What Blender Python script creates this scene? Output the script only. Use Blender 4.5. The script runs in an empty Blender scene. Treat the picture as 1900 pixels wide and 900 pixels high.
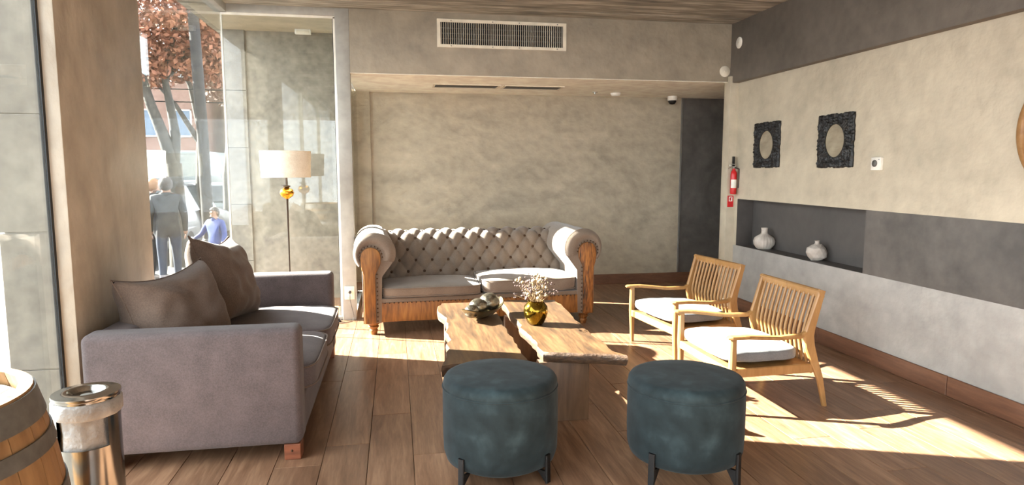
import bpy, bmesh, math, random
from mathutils import Vector, Matrix, Euler, noise as mnoise

random.seed(7)
PI = math.pi
S = bpy.context.scene
COL = S.collection

# ------------------------------------------------------------------ camera, world, sun, exposure
cam_d = bpy.data.cameras.new('camera')
cam_d.sensor_width = 36.0
cam_d.lens = 1217.07 * 36.0 / 1900.0
cam_d.clip_end = 400
cam = bpy.data.objects.new('camera', cam_d)
COL.objects.link(cam)
cam.location = (0, 0, 1.35)
cam.rotation_euler = (math.radians(90 - 6.387), 0, math.radians(-10.015))
S.camera = cam

SUN_DIR = Vector((1.71, -0.66, -1.0)).normalized()
w = bpy.data.worlds.new('sky')
S.world = w
w.use_nodes = True
bg = w.node_tree.nodes['Background']
bg.inputs['Color'].default_value = (0.93, 0.96, 1.0, 1)
bg.inputs['Strength'].default_value = 2.6

sd = bpy.data.lights.new('sun', 'SUN')
sd.energy = 25.0
sd.angle = math.radians(0.4)
sd.color = (1.0, 0.93, 0.82)
sun = bpy.data.objects.new('sun', sd)
COL.objects.link(sun)
sun.rotation_euler = SUN_DIR.to_track_quat('-Z', 'Y').to_euler()
sun.location = (-8, 6, 8)

vs = S.view_settings
vs.view_transform = 'Standard'
vs.look = 'None'
vs.exposure = 1.9
vs.gamma = 1.0
vs.use_curve_mapping = False
S.cycles.caustics_reflective = False
S.cycles.caustics_refractive = False
S.cycles.use_denoising = True

# ------------------------------------------------------------------ materials
def hexc(r, g, b):
    f = lambda c: (c / 255 / 12.92) if c / 255 <= 0.04045 else ((c / 255 + 0.055) / 1.055) ** 2.4
    return (f(r), f(g), f(b), 1)

def newmat(name):
    m = bpy.data.materials.new(name)
    m.use_nodes = True
    nt = m.node_tree
    b = nt.nodes['Principled BSDF']
    return m, nt, b

def pmat(name, c1, c2, scale=3.0, rough=0.6, bump=0.0, stretch=(1, 1, 1), detail=6, c3=None, metal=0.0, sheen=0.0,
         coat=0.0, lo=0.35, hi=0.65, rand=0.0, fine=0.0, fscale=None, spec=0.5, distort=0.0, bscale=None):
    m, nt, b = newmat(name)
    N, L = nt.nodes.new, nt.links.new
    tc = N('ShaderNodeTexCoord'); mp = N('ShaderNodeMapping')
    mp.inputs['Scale'].default_value = stretch
    L(tc.outputs['Object'], mp.inputs['Vector'])
    vec = mp.outputs['Vector']
    if rand:
        oi = N('ShaderNodeObjectInfo'); ad = N('ShaderNodeVectorMath'); ad.operation = 'ADD'
        mu = N('ShaderNodeMath'); mu.operation = 'MULTIPLY'; mu.inputs[1].default_value = 37.0
        L(oi.outputs['Random'], mu.inputs[0]); L(vec, ad.inputs[0]); L(mu.outputs[0], ad.inputs[1]); vec = ad.outputs[0]
    n = N('ShaderNodeTexNoise'); n.inputs['Scale'].default_value = scale; n.inputs['Detail'].default_value = detail
    n.inputs['Distortion'].default_value = distort
    L(vec, n.inputs['Vector'])
    fac = n.outputs['Fac']
    if fine:
        n2 = N('ShaderNodeTexNoise'); n2.inputs['Scale'].default_value = fscale or scale * 7; n2.inputs['Detail'].default_value = 5
        L(vec, n2.inputs['Vector'])
        mx = N('ShaderNodeMix'); mx.data_type = 'FLOAT'; mx.inputs[0].default_value = fine
        L(fac, mx.inputs[2]); L(n2.outputs['Fac'], mx.inputs[3]); fac = mx.outputs[0]
    cr = N('ShaderNodeValToRGB')
    cr.color_ramp.elements[0].position = lo; cr.color_ramp.elements[0].color = c1
    cr.color_ramp.elements[1].position = hi; cr.color_ramp.elements[1].color = c2
    if c3:
        e = cr.color_ramp.elements.new((lo + hi) / 2); e.color = c3
    L(fac, cr.inputs['Fac'])
    out = cr.outputs['Color']
    if rand:
        hs = N('ShaderNodeHueSaturation'); mr = N('ShaderNodeMapRange')
        mr.inputs['To Min'].default_value = 1 - rand; mr.inputs['To Max'].default_value = 1 + rand
        L(oi.outputs['Random'], mr.inputs['Value']); L(mr.outputs[0], hs.inputs['Value']); L(out, hs.inputs['Color']); out = hs.outputs['Color']
    L(out, b.inputs['Base Color'])
    b.inputs['Roughness'].default_value = rough
    b.inputs['Metallic'].default_value = metal
    b.inputs['Sheen Weight'].default_value = sheen
    b.inputs['Coat Weight'].default_value = coat
    b.inputs['Specular IOR Level'].default_value = spec
    if bump:
        bn = N('ShaderNodeTexNoise'); bn.inputs['Scale'].default_value = bscale or scale * 3; bn.inputs['Detail'].default_value = 6
        L(vec, bn.inputs['Vector'])
        bp = N('ShaderNodeBump'); bp.inputs['Strength'].default_value = bump; bp.inputs['Distance'].default_value = 0.02
        L(bn.outputs['Fac'], bp.inputs['Height']); L(bp.outputs[0], b.inputs['Normal'])
    return m

def flat(name, c, rough=0.5, metal=0.0, **k):
    c2 = tuple(min(1, x * 1.12) for x in c[:3]) + (1,)
    c1 = tuple(x * 0.9 for x in c[:3]) + (1,)
    return pmat(name, c1, c2, scale=k.pop('scale', 9), rough=rough, metal=metal, **k)

def glassmat(name, tint=(0.94, 0.97, 0.97, 1), ior=1.5, haze=0.0):
    m, nt, b = newmat(name)
    N, L = nt.nodes.new, nt.links.new
    nt.nodes.remove(b)
    out = nt.nodes['Material Output']
    t = N('ShaderNodeBsdfTransparent'); t.inputs[0].default_value = tint
    g = N('ShaderNodeBsdfGlossy'); g.inputs['Roughness'].default_value = 0.0
    lw = N('ShaderNodeLayerWeight'); pw = N('ShaderNodeMath'); pw.operation = 'POWER'; pw.inputs[1].default_value = 5.0
    ma = N('ShaderNodeMath'); ma.operation = 'MULTIPLY_ADD'; ma.inputs[1].default_value = 0.9; ma.inputs[2].default_value = 0.04
    L(lw.outputs['Facing'], pw.inputs[0]); L(pw.outputs[0], ma.inputs[0])
    mx = N('ShaderNodeMixShader')
    L(ma.outputs[0], mx.inputs[0]); L(t.outputs[0], mx.inputs[1]); L(g.outputs[0], mx.inputs[2])
    if haze:
        d = N('ShaderNodeBsdfDiffuse'); d.inputs[0].default_value = (0.8, 0.9, 1, 1)
        m2 = N('ShaderNodeMixShader'); m2.inputs[0].default_value = haze
        L(mx.outputs[0], m2.inputs[1]); L(d.outputs[0], m2.inputs[2]); L(m2.outputs[0], out.inputs[0])
    else:
        L(mx.outputs[0], out.inputs[0])
    return m

M = {}
M['plaster'] = pmat('plaster_taupe', hexc(146, 136, 120), hexc(184, 171, 150), 1.1, 0.55, 0.6, fine=0.42, fscale=9, c3=hexc(168, 156, 136), lo=0.32, hi=0.66, distort=2.6, detail=9, stretch=(1, 1, 1.4), bscale=9)
M['plaster_beam'] = pmat('plaster_beam', hexc(126, 117, 103), hexc(158, 146, 128), 1.3, 0.6, 0.6, fine=0.42, fscale=9, lo=0.32, hi=0.68, distort=2.4, detail=9, bscale=9)
M['plaster_cream'] = pmat('plaster_cream', hexc(168, 158, 139), hexc(200, 189, 167), 1.1, 0.5, 0.5, fine=0.42, fscale=9, c3=hexc(187, 176, 155), lo=0.32, hi=0.68, distort=2.4, detail=9, bscale=8)
M['plaster_cool'] = pmat('plaster_bounce_cool', hexc(148, 146, 142), hexc(180, 178, 173), 1.2, 0.5, 0.5, fine=0.42, fscale=9, lo=0.32, hi=0.68, distort=2.4, detail=9, bscale=8)  # same plaster as the cream; cooler bounce light put into its colour
M['plaster_dark'] = pmat('plaster_dark_grey', hexc(74, 70, 67), hexc(104, 99, 94), 1.8, 0.5, 0.25, fine=0.4, lo=0.33, hi=0.66, distort=1.4, bscale=8)
M['plaster_niche'] = pmat('plaster_niche', hexc(70, 66, 64), hexc(90, 85, 82), 1.8, 0.55, 0.15, fine=0.3, lo=0.3, hi=0.7, bscale=8)
M['plaster_darkbeam'] = pmat('plaster_dark_beam', hexc(84, 78, 71), hexc(116, 108, 99), 1.7, 0.6, 0.3, fine=0.4, lo=0.3, hi=0.7, distort=0.8, bscale=8)
M['column'] = pmat('plaster_column', hexc(146, 135, 120), hexc(188, 177, 160), 1.3, 0.5, 0.7, stretch=(1, 1, 0.7), fine=0.42, fscale=8, lo=0.32, hi=0.68, distort=2.4, detail=9, bscale=8)
M['soffit'] = flat('soffit_white', hexc(248, 242, 230), 0.7)
M['ceiling'] = pmat('board_formed_concrete', hexc(84, 82, 78), hexc(204, 200, 190), 2.2, 0.8, 0.6, stretch=(0.35, 2.6, 1), fine=0.55, fscale=9, lo=0.32, hi=0.68, c3=hexc(142, 138, 129), distort=0.9, bscale=5)
M['stone'] = pmat('concrete_panel', hexc(92, 85, 75), hexc(132, 124, 110), 2.2, 0.65, 0.2, fine=0.4, lo=0.33, hi=0.67, distort=0.8, bscale=10)
M['ext_plaster'] = pmat('exterior_plaster', hexc(104, 97, 85), hexc(144, 136, 120), 2.4, 0.7, 0.3, fine=0.45, lo=0.33, hi=0.67, distort=1.4, bscale=9)
M['plank'] = pmat('floor_wood', hexc(97, 69, 51), hexc(160, 126, 99), 2.2, 0.36, 0.06, stretch=(9, 0.9, 4), c3=hexc(130, 98, 75), rand=0.16, fine=0.3, fscale=14, lo=0.28, hi=0.72, distort=1.2, bscale=7)
M['subfloor'] = flat('subfloor_dark', hexc(58, 42, 32), 0.8)
M['floorwood'] = M['plank']
M['basewood'] = pmat('baseboard_wood', hexc(92, 60, 44), hexc(128, 88, 64), 3.0, 0.45, 0.05, stretch=(2, 1, 10), fine=0.3, lo=0.3, hi=0.7, distort=0.6)
M['frame'] = flat('painted_steel_grey', hexc(158, 156, 150), 0.45, metal=0.0)
M['gasket'] = flat('black_gasket', hexc(26, 27, 29), 0.6)
M['glass'] = glassmat('window_glass', haze=0.0)
M['alu'] = flat('aluminium', hexc(190, 190, 188), 0.35, metal=0.9)
M['white'] = flat('white_plastic', hexc(226, 222, 212), 0.45)
M['vent_white'] = flat('vent_enamel', hexc(216, 208, 190), 0.5)
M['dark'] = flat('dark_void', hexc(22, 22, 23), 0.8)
M['black'] = flat('black_metal', hexc(12, 12, 13), 0.45)
M['linen'] = pmat('beige_linen', hexc(106, 92, 80), hexc(126, 111, 97), 7, 0.85, 0.15, sheen=0.3, fine=0.5, fscale=160, bscale=220)
M['pine'] = pmat('distressed_pine', hexc(74, 46, 18), hexc(160, 110, 52), 3.0, 0.55, 0.12, stretch=(6, 6, 0.9), fine=0.4, fscale=9, c3=hexc(134, 86, 36), lo=0.34, hi=0.7, distort=1.2)
M['pine_worn'] = pmat('worn_pine', hexc(46, 29, 16), hexc(168, 110, 50), 4.0, 0.6, 0.2, stretch=(7, 7, 1.1), fine=0.5, fscale=11, c3=hexc(124, 76, 32), lo=0.36, hi=0.64, distort=1.6)
M['nail'] = flat('antique_nail', hexc(72, 52, 36), 0.4, metal=0.7)
M['mauve'] = pmat('mauve_chenille', hexc(72, 63, 63), hexc(94, 83, 83), 9, 0.9, 0.2, sheen=0.12, fine=0.55, fscale=150, bscale=260)
M['mauve_p'] = pmat('taupe_chenille', hexc(84, 68, 58), hexc(108, 90, 78), 9, 0.9, 0.2, sheen=0.12, fine=0.55, fscale=150, bscale=260)
M['redwood'] = pmat('red_brown_wood', hexc(104, 56, 34), hexc(146, 84, 54), 5, 0.5, 0.05, stretch=(1, 1, 5))
M['velvet'] = pmat('teal_velvet', hexc(22, 30, 32), hexc(54, 69, 73), 3.2, 0.85, 0.1, sheen=0.06, c3=hexc(34, 45, 48), fine=0.45, fscale=14, lo=0.32, hi=0.72, distort=1.8, detail=8, spec=0.2)
M['slab'] = pmat('slab_wood', hexc(48, 34, 22), hexc(104, 78, 50), 2.0, 0.5, 0.08, stretch=(7, 0.9, 5), c3=hexc(78, 56, 35), fine=0.35, fscale=8, lo=0.32, hi=0.68, distort=1.3)
M['slab_edge'] = pmat('bark_edge_wood', hexc(32, 22, 16), hexc(92, 66, 44), 3.0, 0.65, 0.4, stretch=(3, 1, 6), fine=0.5, fscale=12, lo=0.32, hi=0.66, distort=1.2)
M['slab_leg'] = pmat('plinth_wood', hexc(66, 48, 35), hexc(128, 98, 72), 2.5, 0.55, 0.1, stretch=(5, 5, 0.8), fine=0.35, fscale=7, lo=0.28, hi=0.72, distort=1.0)
M['oak'] = pmat('honey_oak', hexc(136, 97, 54), hexc(166, 126, 78), 3.0, 0.42, 0.04, stretch=(6, 6, 1.2), fine=0.35, fscale=12, lo=0.3, hi=0.7, distort=0.6)
M['seatcloth'] = pmat('pale_grey_cloth', hexc(94, 95, 97), hexc(114, 115, 117), 7, 0.9, 0.12, sheen=0.2, fine=0.5, fscale=150, bscale=240)
M['gold'] = pmat('gold_mercury_glass', hexc(84, 66, 18), hexc(158, 128, 46), 6, 0.12, 0.0, metal=0.95, fine=0.3, fscale=30, lo=0.3, hi=0.7)
M['silver'] = pmat('antique_silver', hexc(52, 48, 42), hexc(178, 170, 152), 16, 0.25, 0.3, metal=0.9, fine=0.3, fscale=40, lo=0.3, hi=0.7)
M['bowlm'] = pmat('dark_brass_bowl', hexc(88, 76, 52), hexc(196, 184, 152), 9, 0.3, 0.0, metal=0.85, lo=0.3, hi=0.7)
M['brass'] = flat('brass', hexc(216, 152, 52), 0.22, metal=1.0)
M['bronze'] = flat('dark_bronze', hexc(70, 60, 52), 0.35, metal=0.8)
M['shade'] = pmat('lamp_linen', hexc(224, 216, 198), hexc(240, 234, 220), 20, 0.85, 0.1, fine=0.5, fscale=120)
M['steel'] = flat('polished_steel', hexc(150, 149, 146), 0.16, metal=1.0)
M['bag'] = pmat('plastic_bag', hexc(128, 128, 128), hexc(166, 166, 164), 14, 0.3, 0.6, bscale=24)
M['barrel'] = pmat('barrel_oak', hexc(112, 80, 46), hexc(160, 124, 82), 2.5, 0.6, 0.1, stretch=(5, 5, 0.7), fine=0.4, fscale=9, lo=0.28, hi=0.72, rand=0.1, distort=0.8)
M['barrelhead'] = pmat('barrel_head_oak', hexc(84, 74, 64), hexc(108, 97, 86), 3, 0.6, 0.1, stretch=(6, 1, 1), fine=0.4, fscale=9, lo=0.28, hi=0.72, rand=0.08)
M['hoop'] = pmat('galvanised_hoop', hexc(66, 64, 60), hexc(104, 102, 97), 5, 0.5, 0.1, metal=0.15, fine=0.4, fscale=30)
M['ceramic'] = pmat('matte_ceramic', hexc(176, 166, 156), hexc(206, 198, 188), 10, 0.75, 0.05)
M['carved'] = pmat('carved_black_wood', hexc(9, 8, 9), hexc(20, 19, 20), 12, 0.5, 0.2)
M['mirror'] = flat('mirror_silver', hexc(226, 226, 220), 0.03, metal=1.0)
M['red'] = flat('extinguisher_red', hexc(190, 26, 30), 0.35)
M['redsign'] = flat('sign_red', hexc(196, 32, 36), 0.5)
M['flower'] = pmat('dried_petals', hexc(128, 106, 74), hexc(164, 148, 118), 30, 0.9)
M['flower2'] = pmat('dried_mauve_petals', hexc(80, 62, 60), hexc(116, 96, 90), 30, 0.9)
M['stem'] = flat('dry_stem', hexc(112, 88, 56), 0.8)
M['cordm'] = flat('cable_dark', hexc(62, 54, 48), 0.6)
M['pavement'] = pmat('pavement_stone', hexc(52, 49, 45), hexc(72, 69, 64), 1.2, 0.8, 0.1, fine=0.4)
M['asphalt'] = pmat('asphalt', hexc(34, 35, 37), hexc(50, 51, 53), 2.0, 0.9, 0.1, fine=0.5)
M['bark'] = pmat('plane_bark', hexc(26, 24, 22), hexc(70, 66, 60), 4.0, 0.8, 0.3, stretch=(1, 1, 0.5), fine=0.4, lo=0.35, hi=0.65)
M['pole'] = pmat('wood_pole', hexc(18, 17, 19), hexc(34, 31, 33), 4.0, 0.8, 0.2, stretch=(4, 4, 0.4))
M['leaf'] = pmat('autumn_leaves', hexc(78, 46, 34), hexc(164, 112, 80), 1.6, 0.7, 0.0, fine=0.6, fscale=6, c3=hexc(124, 74, 50), lo=0.3, hi=0.7)
M['leaf2'] = pmat('brown_leaves', hexc(62, 46, 38), hexc(132, 104, 80), 1.6, 0.7, 0.0, fine=0.6, fscale=6, c3=hexc(96, 70, 54), lo=0.3, hi=0.7)
M['carsilver'] = flat('car_paint_silver', hexc(72, 76, 82), 0.3, metal=0.2, coat=0.5)
M['carwhite'] = flat('car_paint_white', hexc(74, 82, 82), 0.3, coat=0.5)
M['carglass'] = flat('car_window', hexc(30, 36, 40), 0.08)
M['tyre'] = flat('tyre_rubber', hexc(28, 28, 28), 0.8)
M['taillight'] = flat('tail_light_red', hexc(190, 30, 30), 0.3)
M['bld1'] = pmat('building_brick', hexc(104, 78, 68), hexc(128, 100, 88), 0.8, 0.8, 0.0, fine=0.4)
M['bld2'] = pmat('building_render', hexc(122, 120, 116), hexc(142, 140, 135), 0.6, 0.8, 0.0, fine=0.4)
M['bldwin'] = flat('building_window', hexc(74, 90, 108), 0.1)
M['skin'] = flat('skin', hexc(130, 98, 80), 0.6)
M['hair'] = flat('brown_hair', hexc(38, 27, 20), 0.7)
M['hair2'] = flat('fair_hair', hexc(110, 76, 46), 0.7)
M['navy'] = flat('navy_jacket', hexc(14, 16, 23), 0.8)
M['jeans'] = flat('denim', hexc(26, 35, 52), 0.85)
M['blue'] = flat('blue_jacket', hexc(20, 46, 104), 0.7)
M['shoe'] = flat('dark_shoe', hexc(36, 32, 30), 0.7)

# ------------------------------------------------------------------ mesh helpers
class MB:
    def __init__(s):
        s.v = []; s.f = []; s.m = []; s.sm = []
    def add(s, verts, faces, mi=0, smooth=False):
        o = len(s.v)
        s.v += [tuple(p) for p in verts]
        for fc in faces:
            s.f.append([i + o for i in fc]); s.m.append(mi); s.sm.append(smooth)
        return s
    def box(s, x0, x1, y0, y1, z0, z1, mi=0):
        v = [(x, y, z) for z in (z0, z1) for y in (y0, y1) for x in (x0, x1)]
        return s.add(v, [(0, 2, 3, 1), (4, 5, 7, 6), (0, 1, 5, 4), (2, 6, 7, 3), (0, 4, 6, 2), (1, 3, 7, 5)], mi)
    def tube(s, pts, rad, n=8, mi=0, smooth=True, flat_z=1.0):
        pts = [Vector(p) for p in pts]
        if not isinstance(rad, (list, tuple)): rad = [rad] * len(pts)
        vs_, up0 = [], None
        for i, p in enumerate(pts):
            d = (pts[min(i + 1, len(pts) - 1)] - pts[max(i - 1, 0)])
            if d.length < 1e-9: d = Vector((0, 0, 1))
            d.normalize()
            if up0 is None:
                up0 = Vector((0, 0, 1)) if abs(d.z) < 0.9 else Vector((0, 1, 0))
            a = d.cross(up0)
            if a.length < 1e-6: a = d.cross(Vector((1, 0, 0)))
            a.normalize(); b = a.cross(d)
            up0 = b
            for k in range(n):
                t = 2 * PI * k / n
                vs_.append(p + a * (rad[i] * math.cos(t)) + b * (rad[i] * flat_z * math.sin(t)))
        fs = []
        for i in range(len(pts) - 1):
            for k in range(n):
                fs.append((i * n + k, i * n + (k + 1) % n, (i + 1) * n + (k + 1) % n, (i + 1) * n + k))
        fs.append(tuple(range(n))[::-1]); fs.append(tuple(range((len(pts) - 1) * n, len(pts) * n)))
        return s.add(vs_, fs, mi, smooth)
    def bar(s, pts, w, h, mi=0, side=None):
        """rectangular section swept along pts; w along the side vector, h across; w,h may be lists"""
        pts = [Vector(p) for p in pts]; n = len(pts)
        if not isinstance(w, (list, tuple)): w = [w] * n
        if not isinstance(h, (list, tuple)): h = [h] * n
        vs_ = []
        for i, p in enumerate(pts):
            d = (pts[min(i + 1, n - 1)] - pts[max(i - 1, 0)]).normalized()
            sd_ = Vector(side) if side else (d.cross(Vector((0, 0, 1))) if abs(d.z) < 0.95 else Vector((0, 1, 0)))
            sd_ = (sd_ - d * sd_.dot(d)).normalized()
            u = sd_.cross(d).normalized()
            c = 0.24
            a, b = w[i] / 2, h[i] / 2
            ca = min(a, b) * c * 2
            for sx, sy in ((a - ca, b), (a, b - ca), (a, -b + ca), (a - ca, -b), (-a + ca, -b), (-a, -b + ca), (-a, b - ca), (-a + ca, b)):
                vs_.append(p + sd_ * sx + u * sy)
        fs = []
        for i in range(n - 1):
            for k in range(8):
                fs.append((i * 8 + k, i * 8 + (k + 1) % 8, (i + 1) * 8 + (k + 1) % 8, (i + 1) * 8 + k))
        fs.append(tuple(range(8))[::-1]); fs.append(tuple(range((n - 1) * 8, n * 8)))
        return s.add(vs_, fs, mi)
    def lathe(s, prof, n=32, c=(0, 0), mi=0, smooth=True, fn=None, a0=0, a1=2 * PI):
        vs_, fs = [], []
        full = abs(a1 - a0 - 2 * PI) < 1e-6
        cnt = n if full else n + 1
        for i, (r, z) in enumerate(prof):
            for k in range(cnt):
                t = a0 + (a1 - a0) * k / n
                rr = r * (fn(t, i / (len(prof) - 1)) if fn else 1)
                vs_.append((c[0] + rr * math.cos(t), c[1] + rr * math.sin(t), z))
        for i in range(len(prof) - 1):
            for k in range(n):
                k2 = (k + 1) % cnt
                fs.append((i * cnt + k, i * cnt + k2, (i + 1) * cnt + k2, (i + 1) * cnt + k))
        return s.add(vs_, fs, mi, smooth)
    def ball(s, c, r, n=10, mi=0, sc=(1, 1, 1), rot=None):
        vs_, fs = [], []
        for i in range(n + 1):
            ph = PI * i / n
            for k in range(2 * n):
                t = PI * k / n
                p = Vector((r * sc[0] * math.sin(ph) * math.cos(t), r * sc[1] * math.sin(ph) * math.sin(t), r * sc[2] * math.cos(ph)))
                if rot: p = rot @ p
                vs_.append(p + Vector(c))
        for i in range(n):
            for k in range(2 * n):
                fs.append((i * 2 * n + k, (i + 1) * 2 * n + k, (i + 1) * 2 * n + (k + 1) % (2 * n), i * 2 * n + (k + 1) % (2 * n)))
        return s.add(vs_, fs, mi, True)
    def prism(s, poly, z0, z1, mi=0, axis='z', smooth=False):
        n = len(poly)
        if axis == 'z': mk = lambda a, b, c: (a, b, c)
        elif axis == 'y': mk = lambda a, b, c: (a, c, b)
        else: mk = lambda a, b, c: (c, a, b)
        v = [mk(a, b, z0) for a, b in poly] + [mk(a, b, z1) for a, b in poly]
        s.add(v, [tuple(range(n))[::-1], tuple(range(n, 2 * n))], mi)
        return s.add(v, [(i, (i + 1) % n, (i + 1) % n + n, i + n) for i in range(n)], mi, smooth)
    def grid(s, fn, nu, nv, mi=0, smooth=True):
        v = [fn(i / nu, j / nv) for j in range(nv + 1) for i in range(nu + 1)]
        f = [(j * (nu + 1) + i, j * (nu + 1) + i + 1, (j + 1) * (nu + 1) + i + 1, (j + 1) * (nu + 1) + i) for j in range(nv) for i in range(nu)]
        return s.add(v, f, mi, smooth)
    def build(s, name, mats, parent=None, bevel=0, seg=2, weld=False, recalc=True, loc=None):
        me = bpy.data.meshes.new(name)
        me.from_pydata(s.v, [], s.f)
        me.polygons.foreach_set('material_index', s.m)
        me.polygons.foreach_set('use_smooth', s.sm)
        if not isinstance(mats, (list, tuple)): mats = [mats]
        for m in mats: me.materials.append(m)
        if bevel or weld or recalc:
            bm = bmesh.new(); bm.from_mesh(me)
            if weld or bevel: bmesh.ops.remove_doubles(bm, verts=bm.verts, dist=1e-5)
            if recalc: bmesh.ops.recalc_face_normals(bm, faces=bm.faces)
            if bevel:
                ed = [e for e in bm.edges if len(e.link_faces) == 2 and e.calc_face_angle(0) > 0.5]
                bmesh.ops.bevel(bm, geom=ed, offset=bevel, segments=seg, affect='EDGES', profile=0.5)
                for fc in bm.faces: fc.smooth = seg > 1
            bm.to_mesh(me); bm.free()
        if (bevel and seg > 1) or any(s.sm):
            try: me.set_sharp_from_angle(angle=math.radians(40 if bevel else 55))
            except Exception: pass
        me.update()
        o = bpy.data.objects.new(name, me)
        COL.objects.link(o)
        if parent is not None: o.parent = parent
        if loc is not None: o.location = loc
        return o

def tag(o, label=None, cat=None, group=None, kind=None):
    if label: o['label'] = label
    if cat: o['category'] = cat
    if group: o['group'] = group
    if kind: o['kind'] = kind
    return o

def thing(name, label, cat, loc=(0, 0, 0), rz=0, group=None, rot=None):
    o = bpy.data.objects.new(name, None)
    o.empty_display_size = 0.1
    COL.objects.link(o)
    o.location = loc
    o.rotation_euler = rot if rot else (0, 0, rz)
    return tag(o, label, cat, group)

def struct(o, label, cat=None):
    return tag(o, label, cat, None, 'structure')

def copy_tree(o, parent=None):
    c = o.copy(); COL.objects.link(c); c.parent = parent
    for ch in o.children: copy_tree(ch, c)
    return c

def bx(name, m, x0, x1, y0, y1, z0, z1, parent=None, bevel=0, seg=2):
    return MB().box(x0, x1, y0, y1, z0, z1).build(name, m, parent, bevel, seg)

def wob(p, s=1.0, a=1.0):
    return a * mnoise.noise(Vector(p) * s)

# ------------------------------------------------------------------ room shell
XL, XR, YB = -1.40, 3.238, 7.34          # column face, right wall, back wall
YF, ZC, ZS = 5.95, 2.717, 2.178          # beam front, ceiling, soffit
YREAR = -4.2
floor = struct(bx('floor', M['subfloor'], -1.5, 5.2, YREAR, 7.5, -0.12, -0.008), 'brown wooden plank floor', 'floor')
# planks: shared meshes, rows run away from the camera
PW, PL = 0.2095, 1.22
def plank_mesh(L, Wd):
    o = MB().box(-Wd / 2 + 0.0012, Wd / 2 - 0.0012, -L / 2 + 0.0012, L / 2 - 0.0012, -0.008, 0.0).build('plank', M['plank'], None, bevel=0.0012, seg=1)
    me = o.data; bpy.data.objects.remove(o); return me
full_plank = plank_mesh(PL, PW)
x = -1.4085
rowi = 0
while x < 5.0:
    y0 = 1.2 - random.random() * PL
    if x > XR - 0.02: y0 = YF
    wv = PW
    cx = x + wv / 2
    while y0 < YB:
        y1 = min(y0 + PL, YB)
        me = full_plank if abs(y1 - y0 - PL) < 1e-6 else plank_mesh(y1 - y0, PW)
        if y1 - y0 > 0.03:
            o = bpy.data.objects.new('plank', me); COL.objects.link(o); o.parent = floor
            o.location = (cx, (y0 + y1) / 2, 0)
        y0 = y1
    x += PW; rowi += 1
tag(MB().box(-1.5, XR, YREAR, 1.25, -0.008, -0.0006).build('near_boards', M['plank'], floor), 'boards behind the viewpoint')

# back wall
bw = MB(); bw.box(-0.55, 3.315, YB, YB + 0.2, 0, ZS + 0.02)
struct(bw.build('wall_back', M['plaster']), 'taupe trowelled plaster wall behind the tufted sofa', 'wall')
struct(MB().box(-0.47, -0.255, YB - 0.05, YB, 0, ZS).build('wall_pilaster', M['plaster'], None, 0.004), 'narrow plaster pilaster at the left end of the back wall', 'wall')
struct(MB().box(3.315, 5.4, YB, YB + 0.2, 0, ZS + 0.02).build('wall_corridor', M['plaster_dark']), 'dark grey plaster wall at the corridor beside the back wall', 'wall')
struct(MB().box(3.305, 3.325, YB - 0.012, YB + 0.01, 0.12, ZS).build('trim_1', M['alu']), 'thin metal strip between taupe and dark grey back walls', 'trim')
struct(MB().box(5.2, 5.4, YF, YB, 0, ZS + 0.02).build('wall_light_block', M['plaster_dark']), 'unseen wall added to keep light out of the corridor behind the right wall', 'wall')  # out of sight, added to stop sky light leaking into the corridor
w5 = tag(thing('window_5', 'glass side pane between the grey post and the back wall', 'window', (-0.40, YF + 0.11, 0)), kind='structure')
bx('pane', M['glass'], -0.005, 0.005, 0.0, YB - 0.05 - YF - 0.11, 0.03, 2.655, w5)
bx('frame', M['frame'], -0.05, 0.03, 0.0, YB - YF - 0.11, 2.65, ZC, w5)
bx('sill_channel', M['frame'], -0.03, 0.02, 0.0, YB - YF - 0.16, 0.0, 0.03, w5)
bx('gasket', M['gasket'], 0.008, 0.014, -0.004, 0.01, 0.03, 2.1, w5)
# beam and soffit
struct(MB().box(-0.37, 5.4, YF, YF + 0.12, ZS - 0.0, ZC + 0.1).build('beam_back', M['plaster_beam'], None, 0.004), 'taupe plaster beam carrying the long air grille', 'beam')
so = MB().box(-0.40, 5.4, YF + 0.005, YB + 0.1, ZS - 0.004, ZS + 0.1)
struct(so.build('ceiling_soffit', M['soffit']), 'white lowered soffit over the tufted sofa', 'ceiling')
# ceiling, in formwork boards
ceil = struct(bx('ceiling', M['ceiling'], -1.75, 5.4, YREAR, 7.6, ZC + 0.012, ZC + 0.25), 'rough board-marked grey concrete ceiling', 'ceiling')
yb = YREAR
k = 0
while yb < YF - 0.01:
    y1 = min(yb + 0.62, YF)
    dz = 0.004 * random.random()
    bx('formwork_panel', M['ceiling'], -1.68, XR, yb + 0.003, y1 - 0.003, ZC - dz, ZC + 0.02, ceil)
    yb = y1
# right wall with niche
T = 0.3
NY0, NY1, NZ0, NZ1, ND = 4.085, 5.85, 0.617, 1.066, 0.167
wr = MB()
Yn, Yf = YREAR, 5.9
wr.box(XR, XR + T, Yn, Yf, NZ1, 2.3, 0)                 # upper
wr.box(XR, XR + T, Yn, Yf, 0, NZ0, 1)                   # lower
wr.box(XR, XR + T, NY1, Yf, NZ0, NZ1, 0)                # beyond the niche
wr.box(XR + ND, XR + T, NY0, NY1, NZ0, NZ1, 3)          # niche back
wr.box(XR, XR + T, Yn, NY0, NZ0, NZ1, 2)                # painted band
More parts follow.
